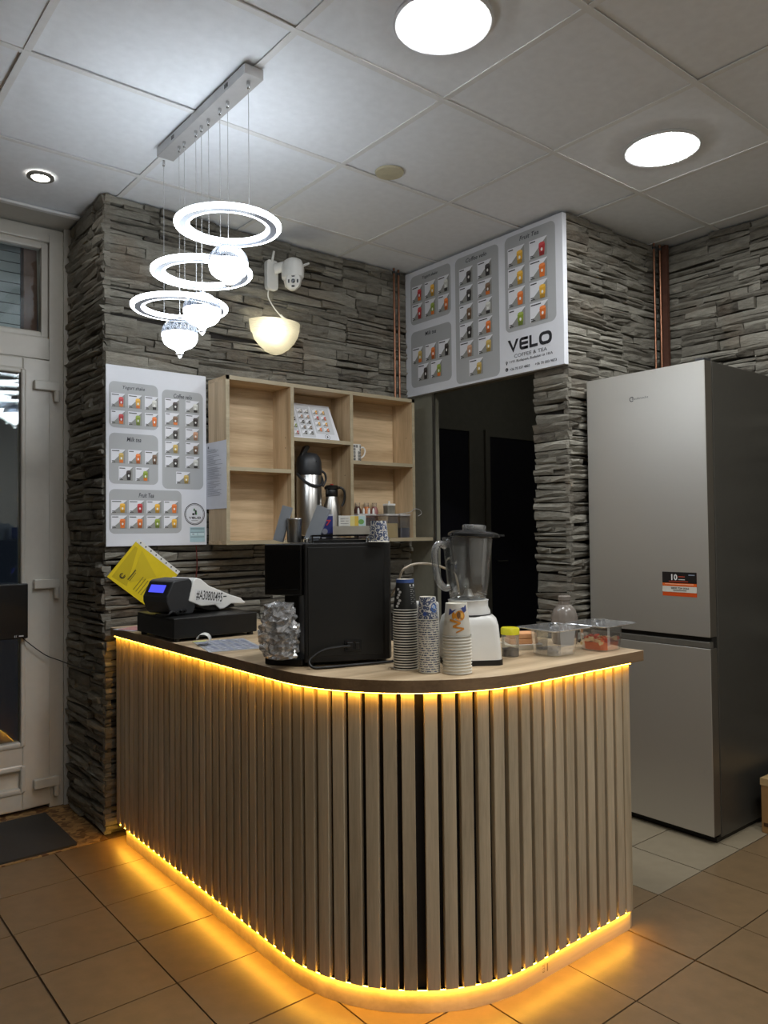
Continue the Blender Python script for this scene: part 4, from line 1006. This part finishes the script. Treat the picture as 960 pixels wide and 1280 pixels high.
# warming rail on top
rl = MB(); rr_ = [q2(.035, .06), q2(.205, .06), q2(.225, .08), q2(.225, .30), q2(.035, .30)]
rl.tube([(x, y, MH+.022) for x, y in rr_], .003, 6, closed=True); rl.tube([(x, y, MH+.012) for x, y in rr_], .002, 6, closed=True)
for x, y in rr_: rl.tube([(x, y, MH), (x, y, MH+.022)], .0025, 6)
rl.build('cup_rail', M_gloss, t, smooth=True)
MB().prism([q2(.04, .065), q2(.215, .065), q2(.215, .295), q2(.04, .295)], MH, MH+.008).build('warming_plate', M_black, t)
hk = catmull([q2(.195, .02)+(MH,), q2(.195, .02)+(MH+.014,), q2(.205, .018)+(MH+.018,), q2(.24, .016)+(MH+.017,), q2(.262, .016)+(MH+.014,), q2(.262, .016)+(MH,)], 5)
MB().tube(hk, .003, 8).build('chrome_handle', M_chrome, t, smooth=True)['label'] = 'chrome handle'
hk = catmull([q2(-.0+.012, .02)+(MH,), q2(.014, .02)+(MH+.012,), q2(.022, .03)+(MH+.010,), q2(.024, .04)+(MH,)], 5)
MB().tube(hk, .003, 8).build('chrome_handle', M_chrome, t, smooth=True)['label'] = 'chrome handle'
tag(MB().tube(catmull([(1.545, 1.90, 1.06), (1.535, 1.83, 1.12), (1.53, 1.80, 1.165), (1.548, 1.79, 1.182), (1.58, 1.785, 1.189), (1.64, 1.79, 1.186), (1.72, 1.81, 1.170), (1.80, 1.84, 1.14), (1.86, 1.88, 1.02), (1.87, 1.90, .897)], 8), .0035, 8).build('milk_hose', mat('beige_hose', rgb=(176, 164, 144), rough=.4, var=.04), smooth=True), 'pale flexible hose arching from the coffee machine behind the blender', 'hose')

# bag of crumpled clear plastic in the open bay
rg = random.Random(21); mb = MB(); V = []; F = []; NU, NV = 30, 22
for j in range(NV+1):
    fz = j/NV
    for i in range(NU):
        a = 2*PI*i/NU
        r = (.75+.42*math.sin(PI*min(1, fz*.9+.12)))*(1+.16*rg.uniform(-1, 1))*(1 if 0 < j < NV else .25)
        V.append((r*.050*math.cos(a)+.004*rg.uniform(-1, 1), r*.040*math.sin(a)+.004*rg.uniform(-1, 1), fz*.168*(1+.05*rg.uniform(-1, 1))))
for j in range(NV):
    for i in range(NU): F.append((j*NU+i, j*NU+(i+1) % NU, (j+1)*NU+(i+1) % NU, (j+1)*NU+i))
F += [tuple(range(NU-1, -1, -1)), tuple(NV*NU+i for i in range(NU))]
mb.add(V, F)
t = thing('plastic_bag', 'crumpled clear plastic bag of cup lids in the machine bay', 'bag', (1.198, 1.968, CT+.023), R(-60))
mb.build('film', clear_mat('crinkled_film', (.94, .94, .95), gloss=.25, haze=.26, rough=.18), t)
lid_me = MB().lathe([(.030, 0), (.031, .003), (.027, .005), (.025, .010), (0, .010)], seg=18).mesh('lid', clear_mat('lid_plastic', (.85, .86, .88), gloss=.2, haze=.15, rough=.15), True)
for k in range(26):
    o = bpy.data.objects.new('cup_lid', lid_me); C.objects.link(o); o.parent = t
    o.location = (rg.uniform(-.016, .016), rg.uniform(-.01, .01), .03+rg.random()*.105); o.rotation_euler = (rg.uniform(-1.2, 1.2), rg.uniform(-1.2, 1.2), rg.uniform(0, 6))
    o.scale = (.8, .8, 1)

# things on top of the machine
MT = CT+MH
M_zinc = mat('dull_zinc', rgb=(168, 176, 186), rough=.35, metal=.2, var=.12, vscale=14)
def trough(x, y, label, lean, w_, h, yaw):
    t = thing('metal_trough', label, 'scoop', (x, y, MT+.001), yaw, 'grey metal troughs')
    M_ = Matrix.Rotation(lean, 4, 'Y')
    MB().prism([(-w_/2, .02), (-w_/2, -.012), (w_/2, -.012), (w_/2, .02), (w_/2-.003, .02), (w_/2-.003, -.009), (-w_/2+.003, -.009), (-w_/2+.003, .02)], .008, h, mtx=M_).build('channel', M_zinc, t)
    MB().prism([(-w_/2, .02), (-w_/2, -.012), (w_/2, -.012), (w_/2, .02)], .006, .009, mtx=M_).build('end_plate', M_zinc, t)
trough(1.268, 2.09, 'left grey metal trough leaning on the coffee machine top', R(16), .030, .118, R(-39))
trough(1.33, 2.00, 'right darker metal trough leaning beside the steel cup', R(22), .042, .118, R(-39))
t = thing('steel_cup', 'dented steel cup between the two grey metal troughs', 'cup', (1.306, 2.052, MT+.001))
MB().lathe([(0, 0), (.021, 0), (.022, .004), (.024, .070), (.0255, .073), (.024, .076), (.022, .072), (.020, .004), (0, .003)], seg=24).build('body', M_steel, t, smooth=True)
t = thing('sugar_box', 'small blue and red carton reading 777 on the machine top', 'box', (1.392, 2.01, MT+.009), R(-36))
MB().box((-.026, -.012, 0), (.026, .012, .080)).build('carton', mat('blue_carton', rgb=(52, 60, 128), rough=.4, var=.08), t, bevel=.001)
p = Print((-.026, -.0122, 0), (1, 0, 0), (0, 0, 1)); p.rect(0, 0, .052, .020, (28, 28, 44)); p.rect(0, .074, .052, .080, (196, 200, 216)); p.text('777', .005, .044, .018, (214, 60, 74), 2, width=.042, bold=.03, shear=.2)
p.disc(.027, .026, .009, (150, 150, 160), 2); p.rect(0, .004, .012, .010, (210, 210, 210), 2); p.rect(.018, .002, .03, .007, (214, 214, 214), 2); p.rect(.0, .02, .010, .04, (190, 196, 214), 1); p.build('print', t)
t = thing('card_holder', 'pale wooden card holder with cards on the machine top', 'card holder', (1.435, 1.925, MT+.025), R(-39))
MB().box((-.056, -.014, 0), (.056, .014, .004)).box((-.056, -.014, .004), (.056, -.011, .026)).box((-.056, .011, .004), (.056, .014, .020)).build('stand', mat('pale_wood_holder', rgb=(186, 180, 166), rough=.5, var=.08), t)
bc = MB().box((-.040, -.008, .004), (.044, .008, .058), mtx=Matrix.Rotation(R(-6), 4, 'X')).build('card_stack', mat('card_white', rgb=(226, 226, 220), rough=.4, var=.02), t)
p = Print(tuple(Matrix.Rotation(R(-6), 4, 'X') @ Vector((-.040, -.0082, .004))), (1, 0, 0), tuple(Matrix.Rotation(R(-6), 4, 'X') @ Vector((0, 0, 1))))
p.rect(.036, .002, .050, .052, (226, 214, 140)); p.rect(.050, .002, .062, .052, (220, 186, 80)); p.rect(.062, .002, .082, .052, (186, 212, 214)); p.disc(.070, .034, .009, (120, 170, 96), 1, ry=.008)
for k in range(5): p.rect(.006, .012+.008*k, .018+.003*(k % 3), .014+.008*k, (150, 150, 150)); p.rect(.022, .012+.008*k, .031, .014+.008*k, (170, 165, 150))
p.build('card_print', t)

# ------------------------------------------------------------------ paper cups
M_cupd = mat('dark_cup_paper', rgb=(40, 41, 40), rough=.45, var=.1)
M_cupw = mat('white_cup_paper', rgb=(226, 222, 210), rough=.45, var=.02)
M_blue = mat('blue_cup_base', rgb=(60, 84, 140), rough=.4)
def doodle():
    m = bpy.data.materials.new('blue_doodle_paper'); m.use_nodes = True; nt = m.node_tree; N = nt.nodes; L = nt.links; b = N['Principled BSDF']; b.inputs['Roughness'].default_value = .45
    tc = N.new('ShaderNodeTexCoord'); v = N.new('ShaderNodeTexVoronoi'); v.inputs['Scale'].default_value = 85; L.new(tc.outputs['Object'], v.inputs['Vector'])
    n = N.new('ShaderNodeMath'); n.operation = 'SINE'; k = N.new('ShaderNodeMath'); k.operation = 'MULTIPLY'; k.inputs[1].default_value = 13
    L.new(v.outputs['Distance'], k.inputs[0]); L.new(k.outputs[0], n.inputs[0])
    r = N.new('ShaderNodeValToRGB'); L.new(n.outputs[0], r.inputs[0]); e = r.color_ramp.elements
    e[0].position = .25; e[0].color = (*s2l((76, 88, 120)), 1); e[1].position = .45; e[1].color = (*s2l((222, 220, 212)), 1)
    L.new(r.outputs[0], b.inputs['Base Color']); return m
M_dood = doodle()
ORD = ['first', 'second', 'third', 'fourth', 'fifth', 'sixth', 'seventh', 'eighth', 'ninth', 'tenth', 'eleventh', 'twelfth', 'thirteenth', 'fourteenth', 'fifteenth', 'sixteenth', 'seventeenth', 'eighteenth', 'nineteenth', 'twentieth', 'twenty-first', 'twenty-second', 'twenty-third']
def cup_mb(rb, rt, h, mi_base=0):
    """upside-down cup: rim at z=0, closed end on top"""
    mb = MB(); mb.lathe([(rb-.0006, .0), (rb, .003), (rt+.0006, h-.010)], seg=28, mi=0); mb.lathe([(rt+.0006, h-.010), (rt, h), (rt-.002, h)], seg=28, mi=1)
    mb.lathe([(rt-.002, h), (rt-.002, h-.004), (0, h-.004)], seg=28, mi=2)
    mb.lathe([(rb-.001, 0.001), (rb-.001, .001)], seg=28, mi=0)
    return mb
def rim_mb(rb): 
    mb = MB(); P_ = [((rb+.0008)*math.cos(2*PI*i/28), (rb+.0008)*math.sin(2*PI*i/28), .0018) for i in range(28)]
    return mb.tube(P_, .0017, 6, closed=True)
def stack(x, y, n, pitch, rb, rt, h, mats, names, group, rz=0, tilt=(0, 0)):
    prot = MB(); c = cup_mb(rb, rt, h); prot.v, prot.f, prot.m = c.v, c.f, c.m
    rm = rim_mb(rb); prot.add(rm.v, rm.f, 3)
    me = prot.mesh('paper_cup', mats, True)
    for i in range(n):
        o = bpy.data.objects.new('paper_cup', me); C.objects.link(o)
        o.location = (x+tilt[0]*i*pitch, y+tilt[1]*i*pitch, CT+.001+i*pitch); o.rotation_euler = (0, 0, rg.uniform(0, 6))
        tag(o, names[0] if i == 0 else names[1] % ORD[i], 'cup', group)
    o = thing('paper_cup', names[2], 'cup', (x+tilt[0]*n*pitch, y+tilt[1]*n*pitch, CT+.001+n*pitch), rz, group)
    c.build('body', mats, o, smooth=True); rm.build('rim', mats[3], o, smooth=True)
    return o
t = stack(1.462, 1.705, 23, .0074, .0345, .0255, .088, [M_cupd, M_blue, M_cupw, M_cupw],
          ('bottom cup of the dark paper cup stack beside the coffee machine', 'white rimmed dark paper cup, %s from the bottom of the left stack', 'dark paper cup with blue base topping the left stack'), 'dark cup stack', R(229))
def cupfn(rb, rt, h):
    return lambda x, y, l: Vector(((rb+(rt-rb)*y/h+.0006+.0004*l)*math.cos(x), (rb+(rt-rb)*y/h+.0006+.0004*l)*math.sin(x), y))
p = Print(fn=cupfn(.0345, .0255, .088)); 
for k in range(9): p.rect(.55, .018+.0058*k, .62+(.45 if k % 2 == 0 else .25), .0195+.0058*k, (150, 150, 146))
p.rect(.5, .068, 1.15, .074, (220, 220, 216))
for k in range(7): p.disc(-.75+.12*(k % 3), .012+.008*k, .16, (206, 206, 202), 0, 8, ry=.004)
p.build('print', t)
t = stack(1.478, 1.622, 23, .0064, .0295, .0235, .064, [M_dood, M_dood, M_cupw, M_cupw],
          ('bottom cup of the blue patterned stack between two others', 'blue patterned paper cup, %s from the bottom of the middle stack', 'blue patterned paper cup topping the middle stack'), 'patterned cup stack', R(229), tilt=(-.02, .01))
p = Print(fn=cupfn(.0295, .0235, .064)); p.disc(.75, .034, .42, (60, 96, 160), 0, 16, ry=.013); p.disc(.75, .036, .2, (150, 176, 214), 1, 10, ry=.005); p.disc(-.3, .018, .2, (60, 84, 150), 0, 12, ry=.006); p.build('print', t)
t = stack(1.527, 1.560, 12, .0085, .0395, .0305, .092, [M_cupw, M_cupw, M_cupw, M_cupw],
          ('bottom cup of the plain white stack before the blender', 'plain white paper cup, %s from the bottom of the short stack', 'white paper cup with orange swirl topping the front stack'), 'white cup stack', R(229))
p = Print(fn=cupfn(.0395, .0305, .092))
p.poly([(-.75, .060), (-.70, .078), (-.2, .088), (.9, .088), (.9, .072), (.55, .066), (.35, .080), (-.1, .076), (-.45, .066)], (60, 72, 128), 0)
p.disc(.22, .060, .42, (214, 140, 44), 1, 18, ry=.014); p.disc(.12, .062, .16, (120, 80, 40), 2, 10, ry=.009); p.disc(.38, .060, .14, (236, 178, 80), 2, 10, ry=.008); p.disc(-.30, .060, .14, (214, 140, 44), 1, 10, ry=.010)
P_ = [(-.6+.0, .048), (.25, .040), (-.35, .030), (.5, .024), (-.1, .014)]
for i in range(4):
    (a, b), (c_, d) = P_[i], P_[i+1]; n = 8
    for q in range(n):
        x0 = a+(c_-a)*q/n; x1 = a+(c_-a)*(q+1)/n; y0 = b+(d-b)*q/n; y1 = b+(d-b)*(q+1)/n; th_ = .0032*(1-i*.12)
        p.poly([(x0, y0-th_), (x1, y1-th_), (x1, y1+th_), (x0, y0+th_)], (206, 134, 44), 1)
p.build('print', t)
o = thing('paper_cup', 'single blue patterned paper cup upside down on the coffee machine', 'cup', (1.452, 1.812, MT+.001), 0)
me = cup_mb(.0295, .0235, .064).build('body', [M_dood, M_dood, M_cupw, M_cupw], o, smooth=True); rim_mb(.0295).build('rim', M_cupw, o, smooth=True)
t = thing('napkin_box', 'white plastic box with black base behind the paper cups', 'box', (1.574, 1.738, CT), R(-33))
MB().box((-.035, -.03, .05), (.035, .03, .185)).build('case', M_white, t, bevel=.006); MB().box((-.033, -.028, 0), (.033, .028, .05)).build('base', M_black, t, bevel=.003)

# ------------------------------------------------------------------ blender
t = thing('blender', 'white kitchen blender with ribbed glass jar on the worktop', 'blender', (1.683, 1.668, CT), R(-33))
def loft(sections, mb=None, mi=0):
    mb = mb or MB(); n = len(sections[0]); o = len(mb.v); V = [p for s_ in sections for p in s_]; F = []
    for j in range(len(sections)-1):
        for i in range(n): F.append((j*n+i, j*n+(i+1) % n, (j+1)*n+(i+1) % n, (j+1)*n+i))
    F += [tuple(range(n-1, -1, -1)), tuple((len(sections)-1)*n+i for i in range(n))]
    return mb.add(V, F, mi)
def rsec(w_, d, r, z, ox=0, oy=0): return [(x+ox, y+oy, z) for x, y in rrect(-w_/2, -d/2, w_/2, d/2, r, 4)]
loft([rsec(.176, .168, .02, .0), rsec(.176, .168, .02, .016)]).build('foot_plate', M_black, t)
loft([rsec(.172, .166, .022, .014), rsec(.170, .164, .022, .03), rsec(.158, .152, .022, .115), rsec(.150, .144, .03, .136), rsec(.138, .132, .04, .144)]).build('base', M_white, t, smooth=True)
MB().lathe([(.070, .143), (.070, .147), (0, .147)], seg=32).build('seal', M_dgrey, t)
MB().lathe([(.067, .146), (.066, .156), (.060, .168), (.060, .184), (.062, .188), (.056, .190), (0, .190)], seg=36).build('collar', M_white, t, smooth=True)
M_gl = clear_mat('jar_glass', (.97, .98, .98), gloss=.07, haze=.035, rough=.05)
rib = lambda a: 1+.022*abs(math.cos(4*a))
MB().lathe([(0, .190), (.050, .190), (.055, .196), (.062, .24), (.072, .345), (.075, .372), (.0765, .378), (.0725, .378), (.0695, .345), (.059, .24), (.051, .206), (.046, .200), (0, .200)], seg=64, rmod=rib).build('jar', M_gl, t, smooth=True)
MB().tube(catmull([(-.070, -.010, .352), (-.092, -.016, .358), (-.104, -.018, .335), (-.102, -.018, .29), (-.092, -.016, .245), (-.074, -.012, .226), (-.060, -.010, .228)], 6), [.011]*37, 10).build('jar_handle', clear_mat('handle_glass', (.9, .92, .93), gloss=.2, haze=.12, rough=.08), t, smooth=True)
hub = MB().lathe([(0, .222), (.010, .220), (.014, .206), (.018, .200), (0, .200)], seg=14).build('blade_hub', M_steel, t, smooth=True)
for a in range(4):
    m4 = Matrix.Rotation(R(45+90*a), 4, 'Z') @ Matrix.Rotation(R(-18 if a % 2 else 14), 4, 'Y')
    MB().prism([(.004, -.005), (.034, -.002), (.034, .002), (.004, .005)], .214, .2155, mtx=m4).build('blade', M_steel, t)
M_lidk = mat('smoke_lid', rgb=(34, 34, 34), rough=.15, var=.05)
lm = Matrix.Rotation(R(3), 4, 'Y')
MB().lathe([(0, .376), (.069, .376), (.079, .380), (.079, .388), (.070, .394), (.04, .400), (0, .401)], seg=40, mtx=lm).build('lid', M_lidk, t, smooth=True)
MB().lathe([(.034, .398), (.036, .402), (.036, .414), (.030, .416), (.028, .408), (0, .407)], seg=28, mtx=lm).build('filler_cap', clear_mat('clear_cap', (.9, .92, .92), gloss=.25, haze=.2, rough=.1), t, smooth=True)
MB().box((.07, -.006, .384), (.094, .006, .390), mtx=lm).build('lid_tab', M_lidk, t)

# ------------------------------------------------------------------ food tubs
t = thing('spice_jar', 'small clear jar with yellow lid and dark spice right of blender', 'jar', (1.852, 1.652, CT))
MB().lathe([(0, .001), (.026, .0), (.0275, .004), (.028, .066), (.027, .070)], seg=28).build('body', clear_mat('jar_plastic', (.95, .95, .88), gloss=.06, haze=.14), t, smooth=True)
MB().lathe([(0, .002), (.025, .003), (.026, .024), (0, .029)], seg=24).build('spice', mat('dark_spice', rgb=(48, 36, 30), rough=.8, var=.3, vscale=200), t)
MB().lathe([(.026, .069), (.0295, .069), (.0295, .086), (.027, .090), (0, .088)], seg=28).build('lid', mat('yellow_lid', rgb=(214, 206, 44), rough=.3, var=.04), t, smooth=True)
t = thing('wafer_tray', 'orange sponge stack on a white tray between jar and tub', 'tray', (2.00, 1.735, CT), R(-30))
loft([rsec(.115, .085, .012, 0), rsec(.125, .095, .014, .018)]).build('tray', M_white, t)
for k in range(2): loft([rsec(.098-.006*k, .070, .012, .018+.018*k), rsec(.098-.006*k, .070, .012, .036+.018*k)]).build('sponge', mat('orange_sponge', rgb=(214, 156, 108), rough=.8, var=.08, bump=.5, bscale=400), t, bevel=.003)
def gastro(x, y, rz, label, lx, ly, food):
    t = thing('food_container', label, 'container', (x, y, CT), rz)
    w_, d = lx, ly
    mb = MB(); outer = [rsec(w_*.86, d*.86, .03, 0), rsec(w_*.90, d*.90, .03, .004), rsec(w_*.97, d*.97, .026, .078), rsec(w_*1.03, d*1.03, .02, .080)]
    n = len(outer[0]); V = [q for s_ in outer for q in s_]; F = []
    for j in range(3):
        for i in range(n): F.append((j*n+i, j*n+(i+1) % n, (j+1)*n+(i+1) % n, (j+1)*n+i))
    F.append(tuple(range(n-1, -1, -1))); mb.add(V, F); mb.build('body', M_pl, t)
    lid = loft([rsec(.176, .162, .014, .084), rsec(.176, .162, .014, .088)]); loft([rsec(w_*.86, d*.86, .02, .0805), rsec(w_*.86, d*.86, .02, .0835)], lid)
    l_ = lid.build('lid', clear_mat('lid_sheet', (.97, .97, .96), gloss=.16, haze=.10, rough=.08), t)
    loft([rsec(.036, .026, .008, .088), rsec(.030, .02, .008, .096), rsec(.034, .024, .008, .099)]).build('lid_knob', clear_mat('knob_plastic', (.95, .95, .94), gloss=.3, haze=.2, rough=.06), l_)
    rim = MB(); edge = clear_mat('plastic_edge', (.95, .95, .95), gloss=.35, haze=.38, rough=.08)
    rim.tube(rsec(.177, .163, .014, .086), .0019, 6, closed=True); rim.build('lid_rim', edge, l_, smooth=True)
    MB().tube(rsec(w_*1.03, d*1.03, .02, .080), .0013, 6, closed=True).build('body_rim', edge, t, smooth=True)
    if food == 'clear':
        loft([rsec(w_*.82, d*.82, .03, .003), rsec(w_*.84, d*.84, .03, .018)]).build('jelly', clear_mat('pale_jelly', (.9, .9, .9), gloss=.10, haze=.32, rough=.25), t)
    else:
        rq = random.Random(5); fm_ = [mat('papaya_orange', rgb=(226, 104, 40), rough=.3, var=.1), mat('coconut_cream', rgb=(236, 204, 150), rough=.35, var=.05), mat('papaya_red', rgb=(214, 70, 30), rough=.3)]
        loft([rsec(w_*.80, d*.80, .03, .003), rsec(w_*.84, d*.84, .03, .028)]).build('syrup', fm_[0], t)
        for k in range(90):
            s_ = rq.uniform(.005, .009); q = MB().box((-s_, -s_*.8, -s_*.6), (s_, s_*.8, s_*.6), mtx=Matrix.Rotation(rq.uniform(0, 3), 4, 'Z') @ Matrix.Rotation(rq.uniform(-.5, .5), 4, 'X'))
            o = q.build('fruit_cube', rq.choice(fm_[:2]+[fm_[1], fm_[2]]), t); a_ = rq.uniform(-.39, .39)*w_; b_ = rq.uniform(-.39, .39)*d
            o.location = (a_, b_, .024+rq.uniform(-.004, .016))
gastro(1.985, 1.585, R(-3), 'clear lidded food container with a little jelly, nearest the cups', .128, .118, 'clear')
gastro(2.178, 1.545, R(2), 'clear lidded food container of orange fruit cubes, nearest worktop end', .122, .115, 'fruit')
t = thing('cocktail_shaker', 'frosted plastic shaker bottle standing behind the food containers', 'shaker', (2.195, 1.705, CT))
MB().lathe([(0, 0), (.040, 0), (.045, .012), (.046, .06), (.047, .062), (.047, .068), (.046, .070), (.045, .095), (.038, .118), (.028, .130), (.021, .136), (.020, .150), (.022, .152), (.022, .164), (.018, .168), (0, .168)], seg=32).build('body', mat('smoky_plastic', rgb=(120, 112, 104), rough=.22, var=.05, spec=.6), t, smooth=True)
MB().lathe([(.0475, .062), (.0485, .064), (.0475, .067)], seg=32).build('band', mat('smoky_band', rgb=(140, 132, 124), rough=.2), t, smooth=True)

# ------------------------------------------------------------------ fridge
FX, FY0, FY1, FZ = 3.021, 1.616, 2.196, 1.985
t = thing('fridge', 'tall steel two-door fridge freezer against the stone wall', 'fridge', (0, 0, 0))
def brushed():
    m = bpy.data.materials.new('fridge_steel'); m.use_nodes = True; nt = m.node_tree; N = nt.nodes; L = nt.links; b = N['Principled BSDF']
    b.inputs['Base Color'].default_value = (*s2l((204, 200, 192)), 1); b.inputs['Metallic'].default_value = .8; b.inputs['Roughness'].default_value = .4
    tc = N.new('ShaderNodeTexCoord'); mp = N.new('ShaderNodeMapping'); mp.inputs['Scale'].default_value = (1, .02, 1); L.new(tc.outputs['Object'], mp.inputs[0])
    n = N.new('ShaderNodeTexNoise'); n.inputs['Scale'].default_value = 900; L.new(mp.outputs[0], n.inputs['Vector'])
    bp = N.new('ShaderNodeBump'); bp.inputs['Strength'].default_value = .05; bp.inputs['Distance'].default_value = .0005; L.new(n.outputs[0], bp.inputs['Height']); L.new(bp.outputs[0], b.inputs['Normal'])
    return m
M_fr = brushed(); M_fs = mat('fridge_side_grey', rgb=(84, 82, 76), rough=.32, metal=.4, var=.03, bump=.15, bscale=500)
M_fd = mat('fridge_door_edge', rgb=(104, 98, 88), rough=.35, metal=.5, var=.03)
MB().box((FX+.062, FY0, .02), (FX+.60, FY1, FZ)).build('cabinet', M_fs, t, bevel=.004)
def fdoor(z0, z1):
    d = MB().box((FX, FY0, z0), (FX+.004, FY1, z1)).build('door', M_fr, t, bevel=.0015)
    MB().box((FX+.004, FY0, z0), (FX+.056, FY1, z1)).build('door_edge', M_fd, d, bevel=.002)
    return d
du = fdoor(.842, FZ-.002); dl = fdoor(.035, .795)
MB().box((FX+.02, FY0+.004, .795), (FX+.056, FY1-.004, .842)).build('handle_recess', mat('recess_black', rgb=(24, 22, 20), rough=.4), t)
MB().box((FX+.001, FY0+.002, .796), (FX+.03, FY1-.002, .822)).build('grip_strip', mat('grip_grey', rgb=(104, 100, 92), rough=.4, metal=.3), t, bevel=.002)
MB().box((FX+.04, FY0+.01, .0), (FX+.58, FY1-.01, .022)).build('plinth', M_black, t)
MB().box((FX+.015, FY0+.01, FZ-.012), (FX+.075, FY0+.05, FZ+.012)).build('hinge_cover', M_dgrey, t, bevel=.003)
p = Print((FX, 0, 0), (0, -1, 0), (0, 0, 1), lift=.0006)
p.ring(-1.957, 1.866, .008, .0115, (70, 70, 70), 1, 20, 30, 320); p.text('Bauknecht', -1.955, 1.862, .010, (96, 94, 92), 1, width=.080); p.build('badge', t)
p = Print((FX, 0, 0), (0, -1, 0), (0, 0, 1), lift=.0006); a, b = -1.824, -1.668
p.rect(a, 1.003, b, 1.104, (206, 78, 24), 0); p.rect(a, 1.058, b, 1.105, (28, 24, 24), 1); p.rect(a, 1.020, b, 1.045, (212, 208, 196), 1); p.rect(a, 1.046, b, 1.059, (226, 96, 24), 1)
p.text('10', a+.042, 1.070, .026, (228, 228, 226), 2, width=.028, bold=.03)
for (x0, z, x1, c) in ((.074, 1.084, .104, (190, 70, 50)), (.074, 1.072, .104, (200, 196, 190)), (.03, 1.064, .118, (170, 66, 46)), (.012, 1.052, .142, (240, 176, 140)), (.05, 1.026, .11, (110, 108, 104)), (.12, 1.092, .148, (150, 160, 180))):
    p.rect(a+x0, z, a+x1, z+.0035, c, 2)
p.text('0800 724 0066', a+.040, 1.033, .008, (40, 40, 40), 2, width=.082, bold=.02)
p.build('warranty_sticker', t, 'black and orange warranty sticker')

# cardboard box beside the fridge
t = thing('cardboard_box', 'brown cardboard box on the floor right of the fridge', 'box', (3.31, 1.16, 0))
M_cb = mat('cardboard', rgb=(150, 112, 66), rough=.8, var=.06)
MB().box((0, 0, 0), (.34, .40, .225)).build('carton', M_cb, t, bevel=.003)
MB().box((-.002, .28, .20), (.3, .402, .229), ).build('flap', mat('cardboard_light', rgb=(176, 146, 100), rough=.8), t)
p = Print((-.0012, .40, 0), (0, -1, 0), (0, 0, 1)); p.rect(.01, .03, .05, .045, (70, 44, 24)); p.rect(.07, .03, .12, .04, (70, 44, 24)); p.build('printed_mark', t)
